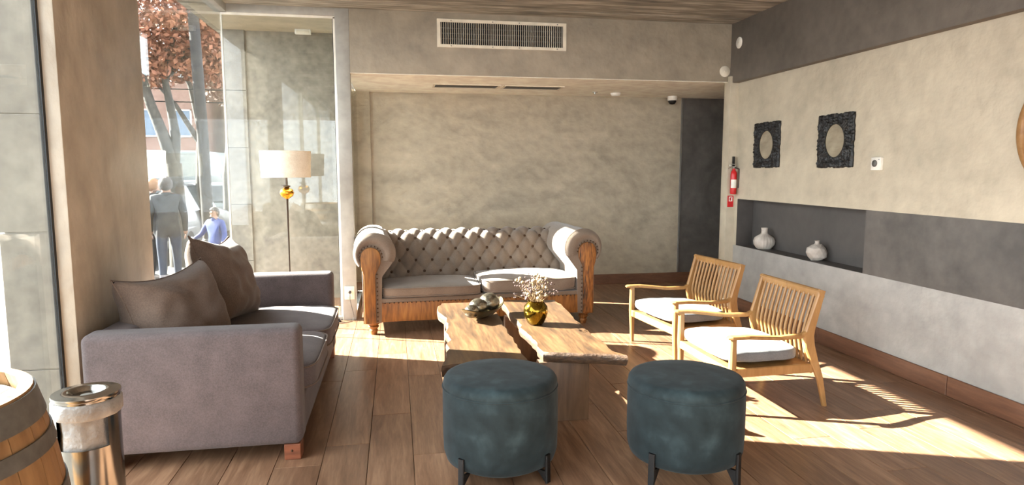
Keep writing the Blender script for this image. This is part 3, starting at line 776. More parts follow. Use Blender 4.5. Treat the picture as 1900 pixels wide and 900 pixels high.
# ------------------------------------------------------------------ armchairs
def armchair(label, loc, rz):
    t = thing('slatted_armchair', label, 'armchair', loc, rz, 'pair of slatted wooden armchairs')
    wf, wb, wt = 0.322, 0.282, 0.287
    zaf, zab = 0.44, 0.416
    def stile(v, w0, w1, wt_):
        return [(0.640, v * w0, 0.0), (0.605, v * (w0 * 0.99), 0.16), (0.573, v * w1, 0.26), (0.540, v * w1, 0.35), (0.530, v * w1, 0.41), (0.540, v * w1, 0.455), (0.598, v * wt_, 0.672)]
    for v in (-1, 1):
        MB().bar([(0.052, v * wf, 0.0), (0.045, v * wf, 0.25), (0.045, v * wf, 0.432)], [0.026, 0.040, 0.036], [0.024, 0.034, 0.030], side=(1, 0, 0)).build('front_leg', M['oak'], t)
        MB().bar(stile(v, 0.301, wb, wt), [0.026, 0.036, 0.050, 0.062, 0.066, 0.056, 0.040], 0.026, side=(1, 0, 0)).build('back_stile', M['oak'], t)
        MB().bar([(0.0, v * (wf + 0.016), zaf - 0.004), (0.02, v * (wf + 0.016), zaf - 0.002), (0.12, v * (wf + 0.010), zaf - 0.004), (0.33, v * (wb + 0.015), zab - 0.004), (0.48, v * wb, zab - 0.004), (0.525, v * wb, zab + 0.016), (0.545, v * wb, zab + 0.05)],
                 [0.030, 0.052, 0.052, 0.042, 0.030, 0.028, 0.024], [0.012, 0.018, 0.020, 0.022, 0.026, 0.03, 0.03]).build('armrest', M['oak'], t)
        MB().bar([(0.05, v * (wf - 0.012), 0.228), (0.58, v * (wb - 0.005), 0.222)], 0.022, 0.052).build('side_rail', M['oak'], t)
    MB().bar([(0.042, -wf + 0.01, 0.228), (0.042, wf - 0.01, 0.228)], 0.022, 0.05).build('front_rail', M['oak'], t)
    MB().bar([(0.56, -wb, 0.215), (0.56, wb, 0.215)], 0.022, 0.045).build('back_rail', M['oak'], t)
    MB().bar([(0.590, -wt - 0.013, 0.650), (0.590, wt + 0.013, 0.650)], 0.026, 0.050, side=(1, 0, 0.25)).build('top_rail', M['oak'], t)
    ns = 12
    for i in range(ns):
        q = -1 + 2 * (i + 0.75) / (ns + 0.5)
        a, b, c = q * wt * 0.95, q * wb * 0.95, q * wb * 0.93
        MB().bar([(0.583, a, 0.640), (0.545, (a + b) / 2, 0.50), (0.531, b, 0.43), (0.528, b, 0.40), (0.536, b, 0.36), (0.565, c, 0.215)], 0.017, 0.016, side=(0, 1, 0)).build('slat', M['oak'], t)
    MB().add([(0.045, -wf + 0.02, 0.244), (0.57, -wb + 0.01, 0.238), (0.57, wb - 0.01, 0.238), (0.045, wf - 0.02, 0.244), (0.045, -wf + 0.02, 0.252), (0.57, -wb + 0.01, 0.246), (0.57, wb - 0.01, 0.246), (0.045, wf - 0.02, 0.252)], [(0, 1, 2, 3), (7, 6, 5, 4), (0, 4, 5, 1), (1, 5, 6, 2), (2, 6, 7, 3), (3, 7, 4, 0)]).build('seat_board', M['oak'], t)
    # seat cushion, wider at the front
    mb = cushion(MB(), (0, 0, 0), 1, 1, 1, 0.5, 16, 5.5, seed=2, wr_=0.0)
    vv = []
    for (a, b, c) in mb.v:
        xx = 0.018 + (a + 1) / 2 * 0.50
        k_ = (wf - 0.010) + ((wb - 0.018) - (wf - 0.010)) * (a + 1) / 2
        if a > -0.85: pass
        vv.append((xx, b * k_, 0.250 + 0.050 + c * 0.050 + 0.014 * (1 - (a + 1) / 2) + wob((a * 3, b * 3, c), 1.2, 0.004)))
    mb.v = vv
    mb.build('seat_cushion', M['seatcloth'], t, weld=True)
    return t
armchair('honey-coloured slatted armchair farther back, beside the right wall niche', (1.802, 4.497, 0), 0.122)
armchair('honey-coloured slatted armchair in front, behind the right pouf', (1.752, 3.563, 0), 0.014)

# ------------------------------------------------------------------ barrel and bin at the left
bcx, bcy = -1.135, 1.62
ba = thing('wine_barrel', 'oak wine barrel with grey steel hoops at the left edge', 'barrel', (bcx, bcy, 0))
BH = 0.835
def brad(z): return 0.278 + 0.062 * (1 - ((z - BH / 2) / (BH / 2)) ** 2)
NS = 26
for k in range(NS):
    a0 = 2 * PI * k / NS + 0.004; a1 = 2 * PI * (k + 1) / NS - 0.004
    zs_ = [BH * j / 10 for j in range(11)]
    v, f_ = [], []
    for z in zs_:
        r = brad(z)
        for rr, aa in ((r, a0), (r, (a0 + a1) / 2), (r, a1), (r - 0.028, a1), (r - 0.028, a0)):
            v.append((rr * math.cos(aa), rr * math.sin(aa), z))
    for j in range(10):
        for i in range(5):
            f_.append((j * 5 + i, j * 5 + (i + 1) % 5, (j + 1) * 5 + (i + 1) % 5, (j + 1) * 5 + i))
    f_ += [(4, 3, 2, 1, 0), (50, 51, 52, 53, 54)]
    MB().add(v, f_).build('stave', M['barrel'], ba)
for z0, z1 in ((0.765, 0.829), (0.690, 0.728), (0.545, 0.59), (0.27, 0.315), (0.145, 0.195), (0.01, 0.085)):
    MB().lathe([(brad(z0) + 0.0005, z0), (brad(z0) + 0.004, z0), (brad(z1) + 0.004, z1), (brad(z1) + 0.0005, z1)], 64).build('hoop', M['hoop'], ba)
for i in range(6):
    x0 = -0.25 + i * 0.5 / 6; x1 = x0 + 0.5 / 6 - 0.002
    top, bot = [], []
    for j in range(9):
        xx = x0 + (x1 - x0) * j / 8
        yy = math.sqrt(max(0.0005, 0.2515 ** 2 - xx * xx))
        top.append((xx, yy)); bot.append((xx, -yy))
    MB().prism(bot + top[::-1], BH - 0.055, BH - 0.035).build('head_board', M['barrelhead'], ba)
# bin
bn = thing('steel_bin', 'polished steel litter bin with ash-tray lid beside the barrel', 'bin', (-1.015, 2.30, 0))
R_ = 0.094
O0, O1 = math.radians(-133), math.radians(-32)      # opening faces the viewer
MB().lathe([(0, 0.002), (R_ - 0.006, 0.002), (R_, 0.010), (R_, 0.02), (R_, 0.445), (R_, 0.455)], 56).build('body', M['steel'], bn)
MB().lathe([(R_, 0.455), (R_, 0.555)], 48, a0=O1, a1=O0 + 2 * PI).build('back_shell', M['steel'], bn)
MB().lathe([(R_ - 0.004, 0.553), (R_ + 0.001, 0.553), (R_ + 0.001, 0.612), (R_ - 0.004, 0.612)], 56).build('collar', M['steel'], bn)
MB().lathe([(R_ + 0.003, 0.612), (R_ + 0.006, 0.616), (R_ + 0.005, 0.624), (0.075, 0.626), (0.056, 0.628), (0.052, 0.624), (0.046, 0.612), (0, 0.610)], 56).build('lid', M['steel'], bn)
MB().lathe([(0.018, 0.6105), (0.018, 0.613), (0, 0.6135)], 24).build('ash_hole', M['black'], bn)
def bagf(t, f_): return 1 + 0.03 * math.sin(9 * t + 3 * f_) + 0.02 * math.sin(17 * t)
MB().lathe([(R_ * 0.86, 0.30), (R_ * 0.90, 0.44), (R_ * 0.84, 0.50), (R_ * 0.88, 0.56)], 48, fn=bagf).build('bin_liner', M['bag'], bn)
def bagg(t, f_): return 1 + 0.010 * math.sin(13 * t + 5 * f_) + 0.006 * math.sin(29 * t)
MB().lathe([(R_ + 0.002, 0.606), (R_ + 0.007, 0.60), (R_ + 0.008, 0.575), (R_ + 0.006, 0.558), (R_ + 0.002, 0.552)], 64, fn=bagg).build('folded_bag_rim', M['bag'], bn)

# ------------------------------------------------------------------ floor lamp
lp = thing('floor_lamp', 'brass and bronze floor lamp with cream drum shade by the glass', 'lamp', (-0.86, 5.5, 0))
MB().lathe([(0, 0), (0.13, 0), (0.13, 0.012), (0.10, 0.022), (0.02, 0.03), (0.012, 0.05), (0, 0.05)], 32).build('base', M['bronze'], lp)
MB().lathe([(0.006, 0.03), (0.006, 0.6), (0.0095, 1.10), (0.012, 1.115), (0, 1.115)], 14).build('pole', M['bronze'], lp)
MB().lathe([(0.012, 1.112), (0.02, 1.118), (0.046, 1.135), (0.056, 1.16), (0.048, 1.185), (0.022, 1.20), (0.014, 1.205)], 28).build('globe', M['brass'], lp)
MB().lathe([(0.012, 1.20), (0.030, 1.212), (0.030, 1.218), (0.010, 1.222), (0.009, 1.30), (0, 1.30)], 20).box(-0.045, 0.005, -0.003, 0.003, 1.221, 1.224).build('socket', M['bronze'], lp)
MB().lathe([(0.188, 1.284), (0.196, 1.492), (0.193, 1.492), (0.185, 1.284)], 48).build('shade', M['shade'], lp)
MB().tube([(-0.186, 0, 1.30), (0.186, 0, 1.30)], 0.002, 5).tube([(0, -0.186, 1.30), (0, 0.186, 1.30)], 0.002, 5).build('shade_carrier', M['bronze'], lp)
# outlet and cord on the post
ou = thing('power_outlet', 'cream power outlet plate low on the grey post', 'outlet', (-0.424, 5.95, 0.25))
bx('plate', M['vent_white'], -0.042, 0.042, -0.012, 0.0, -0.06, 0.06, ou, 0.003)
for dz in (-0.02, 0.02):
    bx('socket_face', M['white'], -0.018, 0.018, -0.014, -0.011, dz - 0.014, dz + 0.014, ou, 0.002)
cd = thing('lamp_cord', 'thin dark plug and cord hanging from the outlet on the post', 'cord', (-0.42, 5.93, 0))
MB().lathe([(0, -0.03), (0.010, -0.03), (0.013, -0.015), (0.013, 0.0), (0, 0.0)], 12).build('plug', M['cordm'], cd)
pl_ = cd.children[0]; pl_.location = (0.0, 0.0, 0.26); pl_.rotation_euler = (math.radians(90), 0, 0); pl_.location.y = -0.02
MB().tube([(0, -0.03, 0.255), (0.0, -0.035, 0.20), (0.015, -0.03, 0.12), (0.03, -0.03, 0.05), (0.02, -0.04, 0.004), (-0.06, -0.10, 0.004), (-0.2, -0.16, 0.004), (-0.36, -0.36, 0.004)], 0.0028, 6).build('cable', M['cordm'], cd)
dsp = thing('door_stop', 'small dark floor fitting at the foot of the post', 'fitting', (-0.53, 5.90, 0))
MB().lathe([(0, 0), (0.03, 0), (0.03, 0.008), (0.018, 0.014), (0.016, 0.03), (0, 0.032)], 20).build('body', M['gasket'], dsp)
# exit luminaire outside
el = thing('emergency_light', 'small white emergency light box on the porch ceiling', 'light fitting', (-0.87, 6.90, 2.713))
bx('housing', M['white'], -0.075, 0.075, -0.03, 0.03, -0.045, 0, el, 0.004)
bx('diffuser', M['vent_white'], -0.06, 0.06, -0.036, -0.028, -0.040, -0.015, el, 0.002)

# ------------------------------------------------------------------ wall and ceiling fittings
vg = thing('air_grille', 'long cream air grille with upright vanes on the beam', 'vent', (0.965, YF, 2.537))
W2, H2 = 0.583, 0.121
fr = MB()
fr.box(-W2, W2, -0.014, 0, H2 - 0.026, H2).box(-W2, W2, -0.014, 0, -H2, -H2 + 0.026)
fr.box(-W2, -W2 + 0.03, -0.014, 0, -H2 + 0.026, H2 - 0.026).box(W2 - 0.03, W2, -0.014, 0, -H2 + 0.026, H2 - 0.026)
fr.build('frame', M['vent_white'], vg)
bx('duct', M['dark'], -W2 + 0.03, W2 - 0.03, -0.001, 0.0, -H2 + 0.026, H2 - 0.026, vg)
nv = 58
vane = None
for k in range(nv):
    xx = -W2 + 0.03 + (k + 0.5) * (2 * W2 - 0.06) / nv
    if vane is None:
        o = bx('vane', M['vent_white'], -0.0016, 0.0016, -0.010, -0.001, -H2 + 0.026, H2 - 0.026, vg); vane = o.data
    else:
        o = bpy.data.objects.new('vane', vane); COL.objects.link(o); o.parent = vg
    o.location = (xx, 0, 0)
for zz_ in (-0.045, 0.0, 0.045):
    bx('cross_bar', M['hoop'], -W2 + 0.03, W2 - 0.03, -0.005, -0.003, zz_ - 0.002, zz_ + 0.002, vg)
for xx in (-0.46, -0.09, 0.15, 0.50):
    for zz_ in (-H2 + 0.013, H2 - 0.013):
        MB().ball((xx, -0.014, zz_), 0.005, 4).build('screw', M['hoop'], vg)
for x0, x1, lab in ((0.38, 1.04, 'left of two slim ceiling slot diffusers in the white soffit'), (1.08, 1.69, 'right of two slim ceiling slot diffusers in the white soffit')):
    t = thing('slot_diffuser', lab, 'vent', ((x0 + x1) / 2, 6.66, ZS - 0.004), 0, 'soffit slot diffusers')
    h = (x1 - x0) / 2
    MB().box(-h, h, -0.14, -0.115, -0.008, 0).box(-h, h, 0.115, 0.14, -0.008, 0).box(-h, -h + 0.02, -0.115, 0.115, -0.008, 0).box(h - 0.02, h, -0.115, 0.115, -0.008, 0).build('frame', M['vent_white'], t)
    bx('duct', M['bronze'], -h + 0.02, h - 0.02, -0.115, 0.115, -0.001, 0, t)
    for k in range(5):
        yy = -0.09 + k * 0.045
        MB().bar([(-h + 0.02, yy, -0.004), (h - 0.02, yy, -0.004)], 0.02, 0.002).build('blade', M['hoop'], t)
sm = thing('smoke_detector', 'small white smoke detector on the soffit', 'detector', (2.38, 6.98, ZS - 0.004))
MB().lathe([(0.055, 0), (0.055, -0.012), (0.045, -0.03), (0.03, -0.036), (0, -0.036)], 24).build('body', M['white'], sm)
MB().lathe([(0.047, -0.014), (0.050, -0.018), (0.047, -0.022)], 24).build('vent_ring', M['hoop'], sm)
sp = thing('sprinkler', 'tiny ceiling sprinkler left of the smoke detector', 'sprinkler', (2.13, 6.93, ZS - 0.004))
MB().lathe([(0.03, 0), (0.03, -0.004), (0.008, -0.006), (0.006, -0.02), (0.016, -0.022), (0, -0.024)], 18).build('body', M['alu'], sp)
dc = thing('dome_camera', 'white security camera with black dome at the soffit edge', 'camera', (3.12, 7.17, ZS - 0.004))
MB().lathe([(0.055, 0), (0.055, -0.045), (0.05, -0.05)], 28).build('housing', M['white'], dc)
MB().lathe([(0.046, -0.048), (0.042, -0.068), (0.028, -0.086), (0, -0.092)], 24).build('dome', M['black'], dc)
for nm, lab, loc, rot in (('round_cover', 'round pale cover plate on the taupe beam corner', (3.112, YF, 2.276), (math.radians(90), 0, 0)), ('round_cover', 'round white cover plate on the dark beam', (3.17, 5.80, 2.517), (0, math.radians(-90), 0))):
    t = thing(nm, lab, 'cover plate', loc, 0, 'round cover plates', rot)
    MB().lathe([(0.052, 0), (0.052, 0.004), (0.048, 0.008), (0, 0.009)], 36).build('disc', M['vent_white'] if 'taupe' in lab else M['white'], t)
    MB().lathe([(0.010, 0.0085), (0.008, 0.0105), (0, 0.011)], 16).build('screw_cap', M['vent_white'], t)

def carved_mirror(label, yc, zc):
    t = thing('carved_mirror', label, 'mirror', (XR, yc, zc), 0, 'carved black mirrors')
    hw, hh, ra, rb = 0.208, 0.203, 0.106, 0.122
    def g(u, v):
        th = 2 * PI * u
        c, s_ = math.cos(th), math.sin(th)
        k_ = 1 / max(abs(c) / hw, abs(s_) / hh)
        px, pz = c * k_, s_ * k_
        sc = 0.006 * abs(math.sin(th * 14)) + 0.004 * math.sin(th * 8)
        px -= math.copysign(sc, c) if abs(c) / hw >= abs(s_) / hh else 0
        pz -= math.copysign(sc, s_) if abs(c) / hw < abs(s_) / hh else 0
        ix, iz = ra * c, rb * s_
        yy, zz_ = ix + (px - ix) * v, iz + (pz - iz) * v
        rel = 0.016 + 0.008 * math.sin(yy * 110 + 3 * math.sin(zz_ * 60)) * math.sin(zz_ * 110 + 3 * math.sin(yy * 60))
        if v < 0.12: rel = 0.015
        if v > 0.97: rel = 0.010
        return (-rel, yy, zz_)
    def g0(u, v):
        p = g(u, 1.0); q = g(u, 0.0)
        return (-p[0] * 0 - 0.010 * (1 - v), p[1], p[2])
    MB().grid(g, 192, 16).grid(g0, 192, 1, smooth=False).build('carved_frame', M['carved'], t)
    mb = MB()
    n = 64
    ring = [(-0.0125, ra * 1.01 * math.cos(2 * PI * k / n), rb * 1.01 * math.sin(2 * PI * k / n)) for k in range(n)]
    mb.add(ring, [tuple(range(n))])
    mb.build('mirror_glass', M['mirror'], t)
    return t
carved_mirror('square carved black mirror with oval glass, left one, nearer the extinguisher', 5.372, 1.562)
carved_mirror('square carved black mirror with oval glass, right one, nearer the thermostat', 4.447, 1.560)
rm = thing('round_mirror', 'round mirror in a honey wood rim cut by the right edge', 'mirror', (XR, 2.62, 1.548))
RR = 0.345
MB().lathe([(RR, 0.0), (RR, 0.035), (RR - 0.012, 0.045), (RR - 0.035, 0.045), (RR - 0.045, 0.03), (RR - 0.045, 0.006)], 72).build('rim', M['oak'], rm)
MB().lathe([(RR - 0.044, 0.010), (0, 0.010)], 72).build('mirror_glass', M['mirror'], rm)
rm.rotation_euler = (0, math.radians(-90), 0)
th_ = thing('thermostat', 'white square thermostat with dark round dial on the cream wall', 'thermostat', (XR, 3.992, 1.386))
bx('body', M['white'], -0.024, 0, -0.046, 0.046, -0.044, 0.044, th_, 0.004)
o = MB().lathe([(0.023, 0), (0.023, 0.004), (0.018, 0.008), (0, 0.008)], 28).build('dial', M['hoop'], th_)
o.rotation_euler = (0, math.radians(-90), 0); o.location = (-0.024, 0.008, 0.002)
bx('mark', M['hoop'], -0.0245, -0.023, -0.036, -0.022, 0.026, 0.030, th_)

# fire extinguisher
fe = thing('fire_extinguisher', 'small red fire extinguisher on the end of the right wall', 'extinguisher', (3.195, 5.86, 1.05))
MB().lathe([(0, 0.06), (0.025, 0.06), (0.029, 0.075), (0.029, 0.25), (0.024, 0.275), (0.014, 0.29), (0.014, 0.305), (0, 0.305)], 24).build('cylinder', M['red'], fe)
MB().lathe([(0.0295, 0.12), (0.0295, 0.20)], 24, a0=math.radians(190), a1=math.radians(310)).build('print_label', M['white'], fe)
MB().box(-0.012, 0.012, -0.012, 0.012, 0.305, 0.325).bar([(0.01, 0, 0.325), (-0.03, -0.01, 0.322), (-0.07, -0.02, 0.30)], 0.016, 0.006).bar([(0.01, 0, 0.345), (-0.02, -0.005, 0.348), (-0.055, -0.02, 0.335)], 0.016, 0.006).build('valve_lever', M['alu'], fe)
MB().tube([(0.0, -0.012, 0.315), (0.04, -0.025, 0.30), (0.045, -0.025, 0.22), (0.043, -0.02, 0.12)], 0.006, 8).build('hose', M['black'], fe)
bx('wall_hook', M['black'], 0.0, 0.014, 0.012, 0.04, 0.31, 0.42, fe)
sg = thing('extinguisher_sign', 'small red and white sign under the fire extinguisher', 'sign', (3.19, 5.90, 1.04))
bx('plate', M['redsign'], -0.03, 0.03, -0.006, 0, -0.055, 0.055, sg, 0.001, 1)
MB().box(-0.018, 0.018, -0.0075, -0.006, 0.0, 0.045).build('white_field', M['white'], sg)
MB().box(-0.010, 0.003, -0.009, -0.0075, 0.006, 0.032).box(-0.006, 0.010, -0.009, -0.0075, 0.032, 0.038).build('pictogram', M['redsign'], sg)

# niche vases
v1 = thing('ribbed_vase', 'matte white ribbed gourd vase in the niche', 'vase', (3.325, 5.50, NZ0 + 0.002))
def ribs(t, f_): return 1 + (0.045 * abs(math.cos(t * 10)) if 0.05 < f_ < 0.72 else 0)
MB().lathe([(0, 0), (0.05, 0), (0.068, 0.012), (0.088, 0.045), (0.092, 0.075), (0.082, 0.105), (0.055, 0.125), (0.034, 0.138), (0.027, 0.150), (0.026, 0.175), (0.031, 0.196), (0.027, 0.196), (0.022, 0.175), (0.0, 0.15)], 80, fn=ribs).build('body', M['ceramic'], v1)
MB().lathe([(0.026, 0.170), (0.0295, 0.172), (0.026, 0.174)], 32).build('neck_ring', M['ceramic'], v1)
v2 = thing('faceted_vase', 'small faceted round vase nearer the painted band in the niche', 'vase', (3.325, 4.73, NZ0 + 0.002))
bm = bmesh.new(); bmesh.ops.create_icosphere(bm, subdivisions=2, radius=0.079)
for vtx in bm.verts:
    vtx.co *= 1 + 0.06 * (1 if (int(round(vtx.co.x * 90)) + int(round(vtx.co.z * 70))) % 2 else -0.6)
    vtx.co.z *= 0.94
    vtx.co.z = max(vtx.co.z, -0.064)
    vtx.co.z += 0.064
me = bpy.data.meshes.new('body'); bm.to_mesh(me); bm.free(); me.materials.append(M['ceramic'])
o = bpy.data.objects.new('body', me); COL.objects.link(o); o.parent = v2
MB().lathe([(0.028, 0.125), (0.018, 0.138), (0.016, 0.150), (0.020, 0.160), (0.015, 0.160), (0.012, 0.145), (0, 0.13)], 24).build('neck', M['ceramic'], v2)

# ------------------------------------------------------------------ the street
GZ = -0.45
struct(bx('pavement', M['pavement'], -4.2, -1.5, -12, 60, GZ - 0.3, GZ), 'pale stone pavement outside the windows', 'pavement')
struct(bx('street', M['asphalt'], -30, -4.2, -12, 70, GZ - 0.4, GZ - 0.13), 'grey asphalt street outside', 'street')
struct(bx('ground_far', M['pavement'], -60, 40, 30, 90, GZ - 0.5, GZ - 0.2), 'pale ground far down the street', 'ground')

def tree(label, loc, limbs, crown, leaf, nleaf, seed, size):
    t = thing('street_tree', label, 'tree', loc, 0, 'street trees')
    rn = random.Random(seed)
    tr = MB()
    for pts, r0, r1 in limbs:
        n = len(pts)
        tr.tube(pts, [r0 + (r1 - r0) * i / (n - 1) for i in range(n)], 9)
    tr.build('trunk', M['bark'], t)
    lf = MB(); v, f_ = [], []
    for i in range(nleaf):
        c, rr = crown[rn.randrange(len(crown))]
        d = Vector((rn.gauss(0, 1), rn.gauss(0, 1), rn.gauss(0, 1))).normalized() * (rn.random() ** 0.5)
        p = Vector(c) + Vector((d.x * rr[0], d.y * rr[1], d.z * rr[2]))
        a = Vector((rn.gauss(0, 1), rn.gauss(0, 1), rn.gauss(0, 1))).normalized()
        b = a.cross(Vector((rn.gauss(0, 1), rn.gauss(0, 1), rn.gauss(0, 1)))).normalized()
        s_ = size * (0.6 + 0.8 * rn.random())
        o_ = len(v)
        v += [p - a * s_, p + b * s_ * 0.55, p + a * s_, p - b * s_ * 0.55]
        f_.append((o_, o_ + 1, o_ + 2, o_ + 3))
    lf.add(v, f_)
    tag(lf.build('foliage', leaf, t, recalc=False), kind='stuff')
    return t
tree('plane tree with forked pale trunk and orange autumn leaves, beyond the pedestrians', (-4.0, 13.0, GZ),
     [([(0, 0, 0), (0.02, 0, 1.0), (0.0, 0, 1.9)], 0.17, 0.14), ([(0, 0, 1.8), (-0.15, 0, 2.4), (-0.33, 0, 2.95), (-0.44, 0, 3.4), (-0.7, 0.2, 4.2), (-1.2, 0.4, 5.4)], 0.12, 0.04),
      ([(0, 0, 1.8), (0.03, 0.1, 2.4), (-0.04, 0.1, 3.0), (-0.1, 0.1, 3.4), (0.1, 0.2, 4.4), (0.3, 0.3, 5.6)], 0.10, 0.03), ([(-0.40, 0, 3.3), (-0.6, -0.2, 3.6), (-1.2, -0.3, 4.0)], 0.06, 0.02),
      ([(-0.08, 0.1, 3.4), (0.3, 0.0, 3.9), (0.7, -0.1, 4.6)], 0.05, 0.02)],
     [((-0.2, 0, 4.9), (1.9, 1.8, 1.1)), ((-0.6, 0, 4.2), (1.2, 1.2, 0.7)), ((0.6, 0.3, 4.6), (1.0, 1.2, 0.9)), ((0.1, 0, 6.2), (2.2, 2.2, 1.2)), ((-1.8, 0.5, 5.2), (1.3, 1.5, 1.3)), ((-0.5, 0.2, 3.7), (0.9, 1.0, 0.45)), ((0.7, 0.2, 3.8), (0.7, 0.8, 0.5))], M['leaf'], 14000, 5, 0.055)
tree('leaning tree with thin bright trunk behind the wooden pole', (-4.3, 15.6, GZ),
     [([(0, 0, 0), (0.02, 0, 1.4), (0.08, 0, 2.7), (-0.1, 0.1, 3.6), (-0.5, 0.2, 4.8)], 0.12, 0.03), ([(0.05, 0, 2.4), (-0.4, 0, 3.2), (-0.9, 0, 3.8)], 0.07, 0.02)],
     [((-0.2, 0, 4.9), (1.6, 1.6, 1.0)), ((0.5, 0.2, 4.4), (0.8, 0.9, 0.8)), ((0.2, 0, 6.2), (1.8, 1.8, 1.3))], M['leaf2'], 7000, 9, 0.055)
tree('farther tree with brownish crown beside the glass corner', (-4.4, 18.5, GZ),
     [([(0, 0, 0), (0.0, 0, 1.6), (0.15, 0, 3.0), (0.0, 0.1, 5.2)], 0.14, 0.04), ([(0.05, 0, 2.0), (0.5, 0, 3.2), (0.8, 0, 4.6)], 0.08, 0.02)],
     [((0.1, 0, 5.6), (1.7, 1.7, 1.5)), ((0.3, 0, 4.2), (1.2, 1.2, 0.8)), ((0.2, 0, 7.2), (1.8, 1.8, 1.4))], M['leaf2'], 7000, 13, 0.06)
po = thing('utility_pole', 'dark straight wooden pole rising on the pavement edge', 'pole', (-3.19, 12.0, GZ))
MB().tube([(0, 0, 0), (-0.02, 0, 2.4), (-0.09, 0, 5.2), (-0.14, 0, 7.0)], [0.10, 0.095, 0.085, 0.08], 12).build('shaft', M['pole'], po)
MB().lathe([(0.108, 0.55), (0.112, 0.56), (0.112, 0.60), (0.106, 0.61)], 16).build('metal_band', M['hoop'], po)
for i, (z, lab) in enumerate(((2.75, 'lowest overhead cable crossing the street view'), (3.0, 'middle overhead cable crossing the street view'), (4.9, 'highest overhead cable crossing the orange leaves'))):
    o = MB().tube([(-9 + 11 * k / 8, 14.2 + 0.05 * k, z - 0.06 * math.sin(PI * k / 8)) for k in range(9)], 0.012, 5).build('overhead_cable', M['black'])
    tag(o, lab, 'cable', 'overhead cables')

def car(name, label, loc, paint, L, Wd, Ht, hood, van=False):
    t = thing(name, label, 'van' if van else 'car', loc)
    # side profile in (y,z): rear at y=0
    if van: prof = [(0, 0.35), (0, Ht * 0.97), (0.08, Ht), (L * 0.72, Ht), (L * 0.86, Ht * 0.58), (L * 0.99, Ht * 0.48), (L, 0.35)]
    else: prof = [(0, 0.35), (0.0, Ht * 0.56), (0.10, Ht * 0.62), (0.42, Ht * 0.98), (0.7, Ht), (L * 0.52, Ht), (L * 0.70, Ht * 0.63), (L * 0.97, Ht * 0.52), (L, 0.35)]
    n = len(prof)
    mb = MB(); v = []
    cols = (-1, -0.93, 0.93, 1)
    for c in cols:
        for (y, z) in prof:
            sh = 1.0 - 0.16 * max(0, (z - 0.58 * Ht) / (0.42 * Ht)) * (0 if van else 1)
            dz = -0.05 if abs(c) == 1 and z > 0.4 else 0
            v.append((c * Wd / 2 * sh, y + (0.03 if abs(c) == 1 and y < 0.1 else 0), z + dz))
    f_ = []
    for k in range(3):
        for i in range(n):
            f_.append((k * n + i, k * n + (i + 1) % n, (k + 1) * n + (i + 1) % n, (k + 1) * n + i))
    f_ += [tuple(range(n)), tuple(range(3 * n, 4 * n))]
    mb.add(v, f_).build('body', paint, t, bevel=0.03, seg=2)
    if not van:
        g = MB()
        g.add([(-Wd * 0.40, 0.10, Ht * 0.65), (Wd * 0.40, 0.10, Ht * 0.65), (Wd * 0.35, 0.385, Ht * 0.95), (-Wd * 0.35, 0.385, Ht * 0.95)], [(0, 1, 2, 3)])
        g.v = [(a, b - 0.012, c + 0.008) for a, b, c in g.v]
        g.build('rear_window', M['carglass'], t)
        for s_ in (-1, 1):
            g = MB()
            g.add([(s_ * Wd * 0.497, 0.35, Ht * 0.62), (s_ * Wd * 0.497, L * 0.66, Ht * 0.62), (s_ * Wd * 0.428, L * 0.52, Ht * 0.94), (s_ * Wd * 0.428, 0.55, Ht * 0.94)], [(0, 1, 2, 3)])
            g.v = [(a + s_ * 0.012, b, c) for a, b, c in g.v]
            g.build('side_window', M['carglass'], t)
    else:
        for s_ in (-1, 1):
            bx('rear_door', paint, min(s_ * 0.02, s_ * Wd * 0.46), max(s_ * 0.02, s_ * Wd * 0.46), -0.02, 0.01, 0.45, Ht * 0.93, t, 0.01)
    for s_ in (-1, 1):
        bx('tail_light', M['taillight'], s_ * Wd * 0.44 - 0.07, s_ * Wd * 0.44 + 0.07, -0.02, 0.06, 0.62, 0.80, t, 0.01)
        for yy in (0.75, L - 0.85):
            wm = MB().lathe([(0.0, -0.1), (0.2, -0.1), (0.31, -0.09), (0.33, -0.05), (0.33, 0.05), (0.31, 0.09), (0.2, 0.1), (0.0, 0.1)], 24)
            o = wm.build('wheel', M['tyre'], t); o.location = (s_ * (Wd / 2 - 0.09), yy, 0.33); o.rotation_euler = (0, PI / 2, 0)
            h_ = MB().lathe([(0.19, 0), (0.17, 0.012), (0.0, 0.02)], 16).build('hubcap', M['alu'], o); h_.location = (0, 0, s_ * 0.1)
    bx('bumper', M['hoop'], -Wd * 0.48, Wd * 0.48, -0.06, 0.08, 0.36, 0.52, t, 0.02)
    bx('number_plate', M['white'], -0.22, 0.22, -0.075, -0.06, 0.40, 0.50, t)
    return t
SZ = GZ - 0.13
car('parked_car', 'silver hatchback parked at the kerb behind the pedestrians', (-5.15, 13.9, SZ), M['carsilver'], 4.2, 1.8, 1.68, 0.5)
car('parked_car', 'white car parked farther along the kerb near the glass corner', (-5.6, 20.5, SZ), M['carwhite'], 4.2, 1.75, 1.5, 0.5)
car('parked_van', 'white box van with pale rear doors beyond the parked cars', (-8.1, 26.0, SZ), M['carwhite'], 5.2, 2.3, 2.6, 0.5, True)

